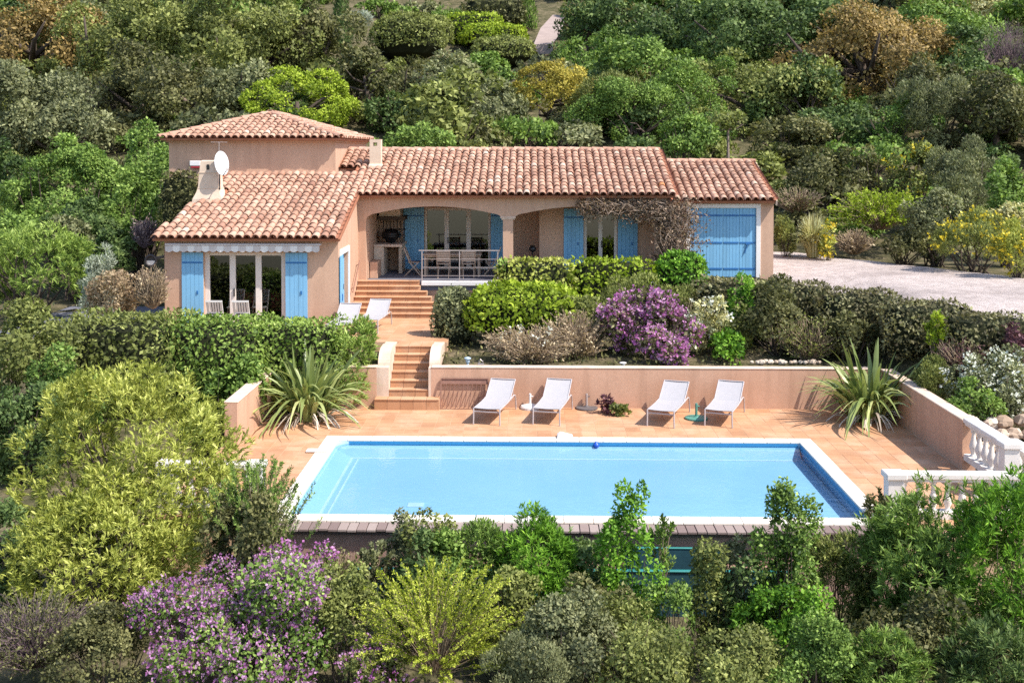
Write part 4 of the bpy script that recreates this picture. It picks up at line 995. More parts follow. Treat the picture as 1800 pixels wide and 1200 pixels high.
# style: sampler, leaf length in photo pixels, width / length, cover, clumps, clump size, options
STY = {
    'oak':    dict(s='clump', L=6.2, W=.62, cov=4.0, K=52, cr=(.18, .34), trunk=1),
    'bush':   dict(s='clump', L=6.2, W=.60, cov=4.2, K=30, cr=(.22, .40)),
    'broad':  dict(s='clump', L=7.2, W=.58, cov=3.8, K=34, cr=(.20, .36)),
    'dense':  dict(s='clump', L=4.6, W=.6, cov=4.2, K=95, cr=(.12, .20), shell=(.70, .98)),
    'fine':   dict(s='clump', L=5.5, W=.30, cov=4.0, K=38, cr=(.20, .36), up=.7),
    'dome':   dict(s='dome', L=4.6, W=.60, cov=4.8, bump=.05),
    'hedge':  dict(s='dome', L=5.2, W=.55, cov=4.6, bump=.05, sq=6.0),
    'lance':  dict(s='clump', L=14, W=.17, cov=4.8, K=120, cr=(.13, .21), shell=(.5, .93), ros=9, trunk=0),
    'lance_f': dict(s='clump', L=11.5, W=.20, cov=5.6, K=150, cr=(.11, .19), shell=(.6, .95), ros=8),
    'lance_s': dict(s='clump', L=10, W=.19, cov=4.2, K=34, cr=(.20, .36), ros=8),
    'column': dict(s='clump', L=7.5, W=.55, cov=3.8, K=30, cr=(.28, .46), tall=1),
    'cypress': dict(s='cone', L=5, W=.35, cov=4.5, up=1.5),
    'upright': dict(s='shoots', L=6, W=.30, cov=3.8, n=210, a=.15, up=1.1),
    'spray':  dict(s='shoots', L=5.5, W=.45, cov=3.9, n=240, a=.55, up=.35),
    'thin':   dict(s='shoots', L=8, W=.5, cov=2.2, n=26, a=.3, up=.8),
    'bare':   dict(s='bare', n=900),
    'dryshrub': dict(s='dry', L=6, W=.45, cov=1.3, n=420),
    'grass':  dict(s='grass', n=900),
}
PLANTS = [0]; CROWNS = []; NAMED = []; LATER = []
def sample(st, g, n, r):
    """positions, outward normals and clump numbers of n leaves in a crown of half-sizes r about the origin"""
    if st['s'] in ('clump', 'cone'):
        if st['s'] == 'cone':
            z = g.uniform(-1, 1, n) ; wd = np.clip(1.0 - np.maximum(0, (z + .55) / 1.55) ** 1.6, .02, 1); a = g.uniform(0, 2 * math.pi, n); rad = wd * g.uniform(.75, 1.08, n) * (1 + .16 * np.sin(a * 5 + z * 9))
            pos = np.stack([np.cos(a) * rad, np.sin(a) * rad, z], 1); nr = np.stack([np.cos(a), np.sin(a), np.full(n, .4)], 1); cl = (np.floor((z + 1) * 6) * 7 + np.floor(a * 2)).astype(int) % 64
            return pos * r, unit(nr / r * r.min()), cl
        K = st['K']; d = rdir(g, K * 3); d = d[d[:, 2] > (-.55 if not st.get('tall') else -1)][:K]; K = len(d)
        lo, hi = st.get('shell', (.45, .86)); fr = g.uniform(lo, hi, K)
        cc = d * fr[:, None]; cr = g.uniform(*st['cr'], K)
        if not st.get('tall') and 'shell' not in st and 'ros' not in st:                # several unequal lobes make an uneven outline
            m_ = 5 + int(g.integers(0, 4)); lc = rdir(g, m_) * g.uniform(.3, .72, (m_, 1)) * [1, 1, .9]; lr = g.uniform(.34, .58, m_); lc[0] *= .2; lr[0] = .66
            li = g.choice(m_, K, p=lr ** 2 / (lr ** 2).sum()); cc = (lc[li] + d * (lr[li] * g.uniform(.5, 1.0, K))[:, None]) * 1.1; cr = cr * .92
        if st.get('tall'): cc = np.stack([g.normal(0, .3, K), g.normal(0, .3, K), np.linspace(-.95, .8, K)], 1); cr = cr * (1 - .35 * np.abs(cc[:, 2]) ** 2); fr = np.full(K, .7)
        ix = g.choice(K, n, p=cr ** 2 / (cr ** 2).sum())
        d2 = rdir(g, n); dot = (d2 * unit(cc[ix] + [0, 0, .25])).sum(1); d2 = np.where((dot < -.25)[:, None], -d2, d2)
        rad = 1 - .45 * g.uniform(0, 1, n) ** 1.6 + (g.uniform(0, 1, n) < .06) * g.uniform(0, .3, n)
        q = r.copy(); m = (r[0] * r[1] * r[2]) ** (1 / 3); cs = (r * .5 + m * .5) if not st.get('tall') else np.array([r[0], r[1], (r[0] + r[2] * .25)])
        pos = cc[ix] * r + d2 * (cr[ix] * rad)[:, None] * cs
        return pos, unit(d2 + .45 * unit(cc[ix] + 1e-6) + [0, 0, .25]), ix
    # clipped dome or box: an even skin with gentle swellings
    sq = st.get('sq', 2.4); d = rdir(g, n); d = np.where((d[:, 2:] < -.35), d * [1, 1, -1], d) if sq < 4 else d
    k = (np.abs(d) ** sq).sum(1) ** (-1 / sq); p = d * k[:, None]; w = p * r
    b = 1 + st['bump'] * (np.sin(w[:, 0] * 2.9 + 1) * np.sin(w[:, 1] * 2.3) * np.sin(w[:, 2] * 3.1 + 2) * 2 + np.sin(w[:, 0] * 7 + w[:, 2] * 5) * .5)
    dep = 1 - g.uniform(0, 1, n) ** 2 * min(.5, .22 / r.min()) + (g.uniform(0, 1, n) < .05) * g.uniform(0, .10, n) / r.min() * .6
    nr = unit(np.sign(p) * np.abs(p) ** (sq - 1) / r)
    cl = (np.floor(w[:, 0] * 2.2) * 7 + np.floor(w[:, 1] * 2.2) * 13 + np.floor(w[:, 2] * 2.2) * 29).astype(int) % 64
    return w * (b * dep)[:, None], nr, cl
def plant(c, rr_, style, mat_, label, cat='shrub', name=None, group=None, ry=None, dens=1, bloom=None, bl=.5, trunk=None, lean=0, bark='bark', twigs=None, size=1, hole=0):
    """a plant of its own: root at the ground, foliage (and blossom), trunk or stems"""
    PLANTS[0] += 1; g = np.random.default_rng(1000 + PLANTS[0]); st = STY[style]
    c = np.array(c, float); r = np.array([rr_[0], ry if ry else rr_[0] * .9, rr_[1]])
    zg = gz(c[0], c[1]); top_ = c[2] + r[2]; low_ = c[2] - r[2]
    if st['s'] in ('clump', 'dome') and low_ > zg:                  # crowns come down towards the ground
        low_ = max(zg + (.25 * r[2] if (trunk or st.get('trunk')) else -.05), low_ - (1.0 if not (trunk or st.get('trunk')) else .45) * r[2])
        c[2] = (top_ + low_) / 2; r[2] = (top_ - low_) / 2
    o = np.array([c[0], c[1], min(zg, c[2] - r[2] * .6)])
    NAMED.append((c[0] / c[1], (c[2] - 6.3) / c[1], label, c[1]))
    CROWNS.append((c[0] / c[1], (c[2] - 6.3) / c[1], r[0] / c[1] * (1.25 if style == 'dense' else .5), r[2] / c[1] * (1.25 if style == 'dense' else .5), c[1]))
    nm = name or {'tree': 'tree', 'hedge': 'hedge', 'flowering shrub': 'flowering_shrub'}.get(cat, 'shrub')
    t = thing(nm, tuple(o), label, cat, group); off = c - o; u = c[1] * PX
    if style == 'bare':
        n = st['n']; tips = rdir(g, n); tips = tips[tips[:, 2] > -.35]; tips = tips * g.uniform(.45, 1, (len(tips), 1)) ** .5 * r + off
        base = np.array([0, 0, max(.1, off[2] - r[2])])
        A, B, ra, rb, _ = branch_sticks(g, base, tips, max(.010, .55 * u), 4, .14, .2, .1 * r[0])
        me = stick_mesh('branches', A, B, ra, rb); link('branches', me, M[twigs or 'greytwig'], t)
        if hole: pass
        return t
    if style == 'grass':
        n = int(st['n'] * dens); a = g.uniform(0, 6.28, n); lean_ = g.uniform(.1, 1, n); s0 = np.stack([np.cos(a), np.sin(a), 0 * a], 1); h = g.uniform(.6, 1, n)
        p0 = s0 * (g.uniform(0, .25, n) * r[0])[:, None] + off - [0, 0, r[2]]; pts = []
        for q in (0, .35, .7, 1): pts.append(p0 + s0 * (lean_ * r[0] * q ** 1.6)[:, None] + np.array([0, 0, 1.]) * (2 * r[2] * h * (q - .55 * lean_ * q ** 2.6))[:, None])
        sd = np.stack([-np.sin(a), np.cos(a), 0 * a], 1); w = 1.1 * u * g.uniform(.6, 1.3, n)[:, None]; v = []
        for q, p in zip((1, .9, .6, .1), pts): v += [p - sd * w * q, p + sd * w * q]
        v = np.stack(v, 1).reshape(-1, 3); i = np.arange(n)[:, None] * 8; f = np.concatenate([i + np.array([[2 * k, 2 * k + 1, 2 * k + 3, 2 * k + 2]]) for k in range(3)])
        tn = g.uniform(0, 1, n); link('foliage', np_mesh('foliage', v, f, np.tile(tn, 3)), LEAF[mat_], t); return t
    Ls = st['L'] * u * size; Ws = Ls * st['W']; leaf_area = Ls * Ws * .5
    n = int(np.clip(st['cov'] * dens * math.pi * r[0] * r[2] / leaf_area * 1.05, 300, 17000 * max(1, dens) ** 2))
    if st['s'] in ('shoots', 'dry'):
        ns = max(12, int(st['n'] * min(1.6, dens))); d = rdir(g, ns); d[:, 2] = np.where(d[:, 2] < -.55, -d[:, 2], d[:, 2]) if st['s'] == 'shoots' else d[:, 2] * .8 + .1
        tips = d * g.uniform(.55, 1.05, (ns, 1)) * r * [1, 1, 1]
        if style in ('upright', 'thin'):
            tips = np.stack([g.normal(0, .42, ns) * r[0], g.normal(0, .42, ns) * r[1], 0 * d[:, 0]], 1); rr2 = np.minimum(1, (tips[:, 0] / r[0]) ** 2 + (tips[:, 1] / r[1]) ** 2); tips[:, 2] = r[2] * (g.uniform(-.5, 1, ns) * (1 - .5 * rr2))
            base = tips * [.55, .55, 0] + np.array([0, 0, -r[2]])
            base[:, 2] = np.maximum(-r[2], tips[:, 2] - g.uniform(.4, .9, ns) * r[2])
        else:
            base = tips * .12 + np.array([0, 0, -.72 * r[2]]); base[:, 2] = np.minimum(base[:, 2], tips[:, 2] - .1 * r[2])
        dist = np.linalg.norm(tips - base, axis=1, keepdims=True); ctrl = base * .5 + tips * .5 + [0, 0, 1] * dist * st.get('a', .3) * g.uniform(.2, 1, (ns, 1)) * .6 + g.normal(size=(ns, 3)) * dist * (.16 if st['s'] == 'dry' else .07)
        P = lambda s_, u_: ((1 - u_) ** 2)[:, None] * base[s_] + (2 * u_ * (1 - u_))[:, None] * ctrl[s_] + (u_ * u_)[:, None] * tips[s_]
        si = g.integers(0, ns, n); tt = g.uniform(.3, 1, n) ** .7; pos = P(si, tt); tan = unit(P(si, np.minimum(tt + .04, 1.05)) - pos)
        d = unit(tan * 1.0 + rdir(g, n) * .95); nrm = unit(rdir(g, n) * .8 + [0, 0, .8]); cl = si
        pos = pos + rdir(g, n) * Ls * .35 + off
        sA = np.linspace(0, .97, 5); pts = [P(np.arange(ns), np.full(ns, q)) + off for q in sA]
        A = np.concatenate(pts[:-1]); B = np.concatenate(pts[1:]); k_ = 1.0 if st['s'] == 'dry' else .7
        w0 = max(.006, k_ * u); ra = np.concatenate([np.full(ns, w0 * (1 - .7 * q)) for q in sA[:-1]]); rb = np.concatenate([np.full(ns, w0 * (1 - .7 * q)) for q in sA[1:]])
        link('stems', stick_mesh('stems', A, B, ra, rb), M[twigs or 'twig'], t)
        tint = .5 + .30 * (np.random.default_rng(5).uniform(-1, 1, ns + 1)[cl]) + g.normal(0, .16, n) + .15 * (tt - .7)
        ln = Ls * g.uniform(.65, 1.25, n); link('foliage', leaf_mesh('foliage', pos, d, nrm, ln, ln * st['W'], tint), LEAF[mat_], t)
        surf = (pos, nrm, cl)
    else:
        ros = st.get('ros', 0)
        if ros:
            nt_ = max(40, n // ros); pos, nrm, cl = sample(st, g, nt_, r); ax_ = unit(nrm * .8 + [0, 0, .55] + rdir(g, nt_) * .45)
            pos = np.repeat(pos, ros, 0); axr = np.repeat(ax_, ros, 0); cl = np.repeat(cl, ros); nn_ = len(pos); per = unit(np.cross(axr, rdir(g, nn_))); k_ = g.uniform(.25, 1.3, nn_)[:, None]
            d = unit(axr + per * k_); lnrm = unit(axr - per * .4 + rdir(g, nn_) * .25); pos = pos - axr * (g.uniform(0, .8, nn_) * Ls)[:, None]; nrm = axr; n = nn_
        else:
            pos, nrm, cl = sample(st, g, n, r); d = unit(np.cross(nrm, rdir(g, n)) + nrm * g.uniform(0, .8, n)[:, None] + [0, 0, st.get('up', .15)]); lnrm = unit(nrm + rdir(g, n) * .55)
        pos = pos + off; ctint = g.uniform(-1, 1, 128)
        tint = .47 + .20 * ctint[cl % 128] + g.normal(0, .17, n)
        ln = Ls * g.uniform(.5, 1.45, n); link('foliage', leaf_mesh('foliage', pos, d, lnrm, ln, ln * st['W'] * g.uniform(.75, 1.2, n), tint, .12 if ros else 0), LEAF[mat_], t)
        surf = (pos, nrm, cl)
        if st['s'] == 'dome':                                       # dark core added inside a clipped plant, its colour standing for inner shade
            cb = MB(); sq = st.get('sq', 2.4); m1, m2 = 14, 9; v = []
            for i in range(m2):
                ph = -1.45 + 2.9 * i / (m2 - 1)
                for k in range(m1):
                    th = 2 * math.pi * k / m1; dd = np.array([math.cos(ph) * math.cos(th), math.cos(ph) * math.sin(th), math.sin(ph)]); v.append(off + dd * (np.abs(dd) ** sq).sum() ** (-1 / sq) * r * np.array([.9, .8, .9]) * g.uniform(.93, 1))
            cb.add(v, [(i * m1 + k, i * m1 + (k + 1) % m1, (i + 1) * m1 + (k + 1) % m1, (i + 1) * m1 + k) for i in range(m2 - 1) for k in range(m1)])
            link('dark_core', cb.mesh('dark_core'), M['core'], t)
        if trunk or (trunk is None and st.get('trunk')): trunk_at(t, off, r, g, bark, lean)
        else:
            ns = 26; tips = rdir(g, ns) * r * .7 + off; tips[:, 2] = np.maximum(tips[:, 2], .1)
            A, B, ra, rb, _ = branch_sticks(g, np.array([0, 0, -.1]), tips, max(.012, .028 * r[0]), 3, .1, .25, .12 * r[0]); link('stems', stick_mesh('stems', A, B, ra, rb), M[bark], t)
    if bloom:
        pos, nrm, cl = surf; k = int(len(pos) * bl / 5) + 4; ctr = g.uniform(0, 1, 256)[cl % 256]; pick = g.permutation(len(pos)); pick = pick[g.uniform(0, 1, len(pos)) < np.where(ctr[pick] > .3, 1, .3)][:k]; n2 = len(pick)
        ax_ = np.repeat(unit(nrm[pick] + rdir(g, n2) * .5 + [0, 0, .3]), 6, 0); fp = np.repeat(pos[pick], 6, 0) + ax_ * (g.uniform(0, 13, 6 * n2) * u)[:, None] + rdir(g, 6 * n2) * (g.uniform(.5, 3.0, 6 * n2) * u)[:, None]     # petals gathered in small panicles
        n3 = 6 * n2; fl_ = 5.2 * u * g.uniform(.6, 1.3, n3); ct = np.repeat(g.uniform(.1, .9, n2), 6) + g.normal(0, .15, n3); link('blossom', leaf_mesh('blossom', fp, unit(rdir(g, n3) + ax_ * .4), rdir(g, n3), fl_, fl_ * .8, ct), LEAF[bloom], t)
    return t
def trunk_at(t, off, r, g, m, lean=0):
    mb = MB(); tr = max(.06, .05 * (r[0] + r[2]) * .8); top = np.array([off[0], off[1], off[2] + r[2] * .1]); mid = np.array([lean * .5 + g.normal(0, .1) * r[0], 0, max(.3, (off[2] - r[2] * .75))])
    mb.tube([(0, 0, -.4), mid * [.5, .5, .5], mid, top], [tr * 1.4, tr * 1.1, tr, tr * .5], 7)
    for k in range(7):
        a = k * 2.4 + g.uniform(0, 1); e = off + np.array([math.cos(a) * r[0] * .7, math.sin(a) * r[1] * .7, g.uniform(-.35, .5) * r[2]]); s = mid + (top - mid) * g.uniform(0, .7)
        mb.tube([s, (s + e) / 2 + g.normal(0, .12, 3) * r[0] * .7, e], [tr * .6, tr * .42, tr * .15], 5)
    o = link('trunk', mb.mesh('trunk', (0, 0, 0), smooth=True), M[m], t); return o

# ---- woodland on the hill (every tree and shrub its own thing)
WG = 'trees and shrubs on the hillside'
plant((-36.39, 82.25, 13.92), (5.01, 4.52), 'oak', 'olive_brown', 'large brown olive oak at the top left corner of the hill', 'tree', 'oak_tree', WG)
plant((-29.44, 63.50, 8.01), (3.87, 3.28), 'oak', 'sage', 'grey green oak at the left edge below the brown olive oak', 'tree', 'oak_tree', WG)
plant((-26.05, 62.00, 6.93), (3.11, 2.61), 'oak', 'sage', 'round sage green tree left of the bare mauve shrub', 'tree', 'oak_tree', WG)
plant((-27.64, 77.25, 13.44), (5.26, 4.24), 'oak', 'olive', 'broad olive oak right of the brown olive oak at the top left', 'tree', 'oak_tree', WG)
plant((-23.83, 69.00, 9.48), (3.71, 2.68), 'oak', 'darkolive', 'shaded dark oak above the bare mauve shrub', 'tree', 'oak_tree', WG)
plant((-21.86, 77.75, 13.48), (5.58, 4.27), 'oak', 'olive', 'wide olive oak in the upper left, behind the tower roof', 'tree', 'oak_tree', WG)
plant((-19.67, 66.25, 9.33), (3.56, 2.78), 'oak', 'darkolive', 'dark oak with pale bare limbs behind the left slope of the tower roof', 'tree', 'oak_tree', WG, bark='palebark')
plant((-16.79, 66.25, 9.52), (2.85, 2.57), 'oak', 'sage', 'sage green tree just left of the bright lime round tree', 'tree', 'oak_tree', WG)
plant((-18.31, 79.50, 13.49), (3.99, 3.85), 'oak', 'olive', 'olive tree on the hill between the wide oak and the cypress', 'tree', 'oak_tree', WG)
plant((-15.62, 80.25, 13.55), (3.17, 3.89), 'bush', 'darkolive', 'dark tree on the hill beside the cypress, on its left', 'tree', 'tree', WG)
plant((-21.39, 100.75, 18.41), (4.34, 2.93), 'oak', 'mid', 'light green treetop at the upper edge left of the cypress', 'tree', 'tree', WG)
plant((-27.04, 69.50, 8.92), (1.89, 1.62), 'bare', '', 'bare mauve shrub with fine twigs among the oaks on the left', 'shrub', 'bare_shrub', WG)
plant((-13.53, 65.50, 8.93), (3.38, 2.03), 'dense', 'lime', 'bright lime round tree behind the tower roof', 'tree', 'tree', WG, trunk=1)
plant((-16.61, 45.00, 5.48), (2.16, 1.64), 'broad', 'mid', 'big fresh green bush left of the tower', 'shrub', None, WG, size=.8)
plant((-18.73, 44.00, 5.09), (2.11, 1.67), 'broad', 'mid', 'large green bush left of the big bush beside the tower', 'shrub', None, WG, size=.8)
plant((-15.63, 46.00, 6.16), (1.28, 1.51), 'broad', 'mid', 'upright green bush touching the left wall of the tower', 'shrub', None, WG, size=.8)
plant((-21.41, 46.00, 4.99), (1.16, 1.28), 'bush', 'dark', 'dark green bush at the left edge level with the villa roof', 'shrub', None, WG)
plant((-14.40, 41.00, 4.47), (1.45, 1.14), 'broad', 'mid', 'green bush below the tower, left of the clipped hedge', 'shrub', None, WG, size=.8)
plant((-15.81, 40.00, 3.84), (1.62, 0.85), 'bush', 'dark', 'dark shrubs in the shade left of the left wing', 'shrub', None, WG)
plant((-11.34, 36.30, 4.81), (0.60, 0.77), 'hedge', 'darkolive', 'clipped dark hedge left of the flared chimney against the tower', 'hedge', 'hedge', None, ry=.45)
plant((-15.25, 91.50, 17.21), (0.79, 2.87), 'cypress', 'dark', 'tall slim cypress at the top edge', 'tree', 'cypress_tree')
plant((-0.11, 108.75, 20.09), (0.82, 2.20), 'cypress', 'mid', 'green cypress at the top edge beside the clipped hedges', 'tree', 'cypress_tree')
TG = 'clipped hedges on the hill'
plant((-9.82, 91.75, 15.38), (3.06, 1.95), 'dome', 'olive', 'large clipped mound with golden top on the hill', 'hedge', 'topiary', TG, ry=3.2)
plant((-8.20, 96.75, 16.26), (1.66, 1.56), 'dome', 'olive', 'small clipped mound tucked behind the large golden topped mound', 'hedge', 'topiary', TG)
plant((-3.41, 109.00, 19.48), (2.97, 1.32), 'hedge', 'darkolive', 'uppermost long clipped hedge on the hill', 'hedge', 'topiary', TG, ry=2.2)
plant((-5.01, 101.50, 17.15), (2.46, 1.33), 'hedge', 'lime', 'lime topped clipped hedge with a dark rounded end', 'hedge', 'topiary', TG, ry=2)
plant((-3.09, 98.75, 16.10), (2.89, 1.25), 'dome', 'lime', 'bright lime rounded clipped hedge below the lime topped one', 'hedge', 'topiary', TG, ry=2.4)
plant((-2.01, 88.75, 14.00), (2.51, 1.17), 'dome', 'olive', 'lowest clipped hedge, olive with a bronze top', 'hedge', 'topiary', TG, ry=2.2)
plant((-15.98, 104.75, 18.26), (1.59, 1.06), 'fine', 'silver', 'small silvery olive tree right of the tall cypress', 'tree', 'olive_tree', None, trunk=1, bark='bark')
plant((-15.62, 115.50, 20.88), (1.75, 1.05), 'bush', 'mid', 'small rounded green tree at the top edge above the golden mound', 'tree', 'tree', WG)
plant((-10.96, 117.50, 20.88), (2.02, 0.95), 'bush', 'sage', 'grey green shrub above the small clipped mound', 'shrub', None, WG)
plant((-13.43, 115.75, 20.43), (1.64, 0.82), 'bush', 'mid', 'low green shrub between the two small trees at the top edge', 'shrub', None, WG)
plant((-7.64, 108.25, 19.07), (1.64, 0.98), 'fine', 'mid', 'soft light green shrub left of the uppermost clipped hedge', 'shrub', None, WG)
plant((-10.19, 69.50, 10.49), (2.18, 2.04), 'oak', 'darkolive', 'dark oak on the hill right of the bright lime tree', 'tree', 'oak_tree', WG)
plant((-7.60, 69.00, 10.00), (2.51, 2.09), 'oak', 'darkolive', 'broad dark oak below the golden topped mound', 'tree', 'oak_tree', WG)
plant((-4.68, 68.75, 9.91), (2.26, 2.43), 'oak', 'sage', 'grey green oak left of the ochre tree', 'tree', 'oak_tree', WG)
plant((-8.04, 66.25, 8.62), (1.67, 1.51), 'bush', 'dark', 'shaded dark tree right behind the slim chimney', 'tree', 'tree', WG)
plant((-2.54, 77.50, 11.54), (1.76, 1.76), 'bush', 'mid', 'green shrub below the lowest clipped hedge', 'shrub', None, WG)
plant((-2.01, 66.25, 8.61), (2.01, 1.84), 'bush', 'sage', 'grey green shrub against the left of the ochre tree', 'shrub', None, WG)
plant((-4.16, 47.00, 6.87), (1.28, 0.66), 'broad', 'mid', 'pale green bush behind the main ridge near the chimney', 'shrub', None, WG, size=.7)
plant((-5.71, 47.00, 6.80), (0.71, 0.52), 'bush', 'mid', 'small green bush between the slim chimney and the tower', 'shrub', None, WG)
plant((-2.14, 46.00, 6.51), (0.74, 0.37), 'bush', 'olive', 'low olive bush peeping over the middle of the main ridge', 'shrub', None, WG)
plant((1.45, 68.75, 9.49), (2.50, 2.15), 'dense', 'ochre', 'round ochre yellow tree with tight clumps behind the main roof', 'tree', 'tree', WG, trunk=1)
plant((4.50, 67.75, 9.34), (2.22, 2.05), 'fine', 'olive', 'soft olive tree touching the right side of the ochre tree', 'tree', 'tree', WG)
plant((5.07, 91.75, 16.40), (3.61, 2.78), 'oak', 'dark', 'dark tree on the hill right of the stone path', 'tree', 'tree', WG)
plant((4.25, 84.50, 12.77), (2.35, 1.62), 'bush', 'mid', 'green bush just above the ochre tree', 'shrub', None, WG)
plant((2.43, 88.00, 13.66), (1.56, 1.16), 'bush', 'dark', 'dark bush at the foot of the stone path', 'shrub', None, WG)
plant((7.03, 87.50, 13.49), (3.14, 2.26), 'bush', 'mid', 'mid green bush below the dark tree right of the path', 'shrub', None, WG)
plant((8.68, 78.50, 11.51), (3.38, 2.54), 'bush', 'mid', 'rounded green tree left of the dark trees in the upper middle', 'tree', 'tree', WG)
plant((10.66, 86.75, 14.79), (4.67, 3.65), 'oak', 'dark', 'dense dark tree in the upper middle', 'tree', 'oak_tree', WG)
plant((15.02, 81.00, 14.19), (5.52, 3.67), 'oak', 'dark', 'dark broad tree left of the big bronze oak', 'tree', 'oak_tree', WG)
plant((15.95, 99.50, 18.20), (4.28, 2.57), 'oak', 'mid', 'green treetop at the upper edge between the two dark trees', 'tree', 'tree', WG)
plant((6.31, 66.00, 8.34), (3.31, 2.35), 'broad', 'mid', 'fresh green tree behind the right part of the main roof', 'tree', 'tree', WG, size=.6)
plant((9.60, 67.00, 8.68), (3.36, 2.60), 'broad', 'mid', 'green tree above the garage ridge', 'tree', 'tree', WG, size=.6)
plant((13.65, 69.75, 9.66), (4.50, 2.62), 'oak', 'olive', 'light olive tree spreading above and right of the garage', 'tree', 'tree', WG)
plant((16.31, 68.50, 9.10), (2.95, 2.44), 'bush', 'dark', 'dark shrub below the left side of the bronze oak', 'shrub', None, WG)
plant((21.17, 74.00, 12.45), (6.26, 4.40), 'oak', 'olive_brown', 'big bronze oak with visible trunk at the upper right', 'tree', 'oak_tree', WG, dens=1.1)
plant((30.90, 86.00, 15.38), (4.32, 3.06), 'oak', 'mid', 'green tree at the upper right edge beside the bronze oak', 'tree', 'tree', WG)
plant((40.41, 99.50, 18.03), (4.28, 2.57), 'oak', 'blond', 'pale yellow topped tree at the top right corner', 'tree', 'tree', WG)
plant((30.61, 73.25, 12.30), (2.73, 2.65), 'bare', '', 'bare mauve grey tree at the right edge', 'tree', 'bare_tree', WG)
plant((26.85, 70.75, 11.45), (2.79, 2.74), 'oak', 'dark', 'dark tree between the bronze oak and the bare mauve tree', 'tree', 'tree', WG)
plant((21.95, 65.50, 9.27), (2.82, 2.54), 'bush', 'darkolive', 'dark olive shrub right below the bronze oak', 'shrub', None, WG)
plant((22.11, 61.00, 8.39), (2.10, 2.96), 'fine', 'sage', 'tall soft grey green shrub right of the bronze oak', 'shrub', None, WG)
plant((24.28, 60.00, 7.93), (3.23, 2.72), 'oak', 'darkolive', 'dark tree below the bare mauve tree', 'tree', 'oak_tree', WG)
plant((19.47, 60.75, 7.29), (2.27, 1.89), 'broad', 'mid', 'round bright green shrub below the trunk of the bronze oak', 'shrub', None, WG, size=.6)
plant((17.12, 63.25, 7.35), (2.72, 1.72), 'bush', 'dark', 'dark shrub in the shade under the bronze oak', 'shrub', None, WG)
plant((14.37, 62.25, 6.71), (2.68, 1.69), 'bush', 'darkolive', 'dark shrub in the shade behind the end of the garage roof', 'shrub', None, WG)
plant((10.55, 60.00, 7.87), (1.27, 0.48), 'oak', 'olive', 'small tree with a forked pale trunk behind the garage ridge', 'tree', 'tree', WG, bark='palebark', trunk=1)
plant((7.88, 58.00, 7.15), (1.76, 1.17), 'bush', 'mid', 'green shrub left of the forked pale trunk', 'shrub', None, WG)
plant((12.55, 50.00, 5.27), (1.89, 1.06), 'bush', 'darkolive', 'low dark shrub on the bank right of the garage roof', 'shrub', None, WG)
plant((15.04, 50.00, 5.65), (1.52, 0.96), 'bush', 'darkolive', 'low dark shrub below the round bright green shrub', 'shrub', None, WG)
plant((16.74, 49.00, 5.79), (0.94, 0.84), 'bush', 'olive', 'olive shrub with yellow blossom on the bank', 'flowering shrub', 'flowering_shrub', WG, bloom='yellow_bloom', bl=.07)
plant((18.11, 47.00, 5.69), (1.66, 1.23), 'fine', 'sage', 'grey green shrub on the bank at the right', 'shrub', None, WG)
plant((17.75, 42.00, 4.92), (0.95, 1.17), 'bush', 'mid', 'green bush at the right edge above the drive', 'shrub', None, WG)
plant((13.49, 43.50, 3.95), (2.15, 0.92), 'spray', 'lime', 'wide lime green shrub with arching sprays above the drive', 'shrub', None, WG)
plant((10.43, 41.50, 3.30), (0.84, 0.92), 'grass', 'blond', 'fountain of pale pampas grass beside the garage', 'ornamental grass', 'pampas_grass', WG, dens=1.4)
plant((10.79, 40.80, 3.21), (0.33, 0.37), 'bush', 'yellow_green', 'small yellow flowering bush in front of the pampas grass', 'flowering shrub', 'flowering_shrub', WG, bloom='yellow_bloom', bl=.3)
plant((9.55, 42.00, 3.22), (0.47, 0.93), 'fine', 'olive', 'narrow yellowish shrub against the garage corner', 'shrub', None, WG)
plant((12.03, 42.00, 2.91), (0.85, 0.59), 'dryshrub', 'dry', 'dry brown scrub between the pampas grass and the lime shrub', 'shrub', None, WG)
plant((10.87, 46.00, 4.32), (1.16, 0.65), 'dryshrub', 'darkolive', 'dry scrub on the bank behind the pampas grass', 'shrub', None, WG)
plant((14.34, 40.00, 3.88), (1.25, 1.05), 'broad', 'sage', 'grey green leafy bush right of the lime shrub', 'shrub', None, WG, size=.7)
plant((13.25, 40.00, 2.97), (1.11, 0.57), 'bush', 'darkolive', 'low dark bush at the back edge of the drive', 'shrub', None, WG)
plant((14.70, 37.50, 3.28), (1.36, 0.98), 'fine', 'olive', 'green bush with yellow blossom at the back of the drive', 'flowering shrub', 'flowering_shrub', WG, bloom='yellow_bloom', bl=.06)
plant((15.29, 35.50, 3.17), (0.72, 0.90), 'fine', 'yellow_green', 'yellowish bush at the right edge beside the drive', 'shrub', None, WG, bloom='yellow_bloom', bl=.08)
plant((16.82, 40.00, 3.88), (0.81, 0.69), 'bush', 'blond', 'pale yellow leaved bush at the right edge above the blossom', 'shrub', None, WG)

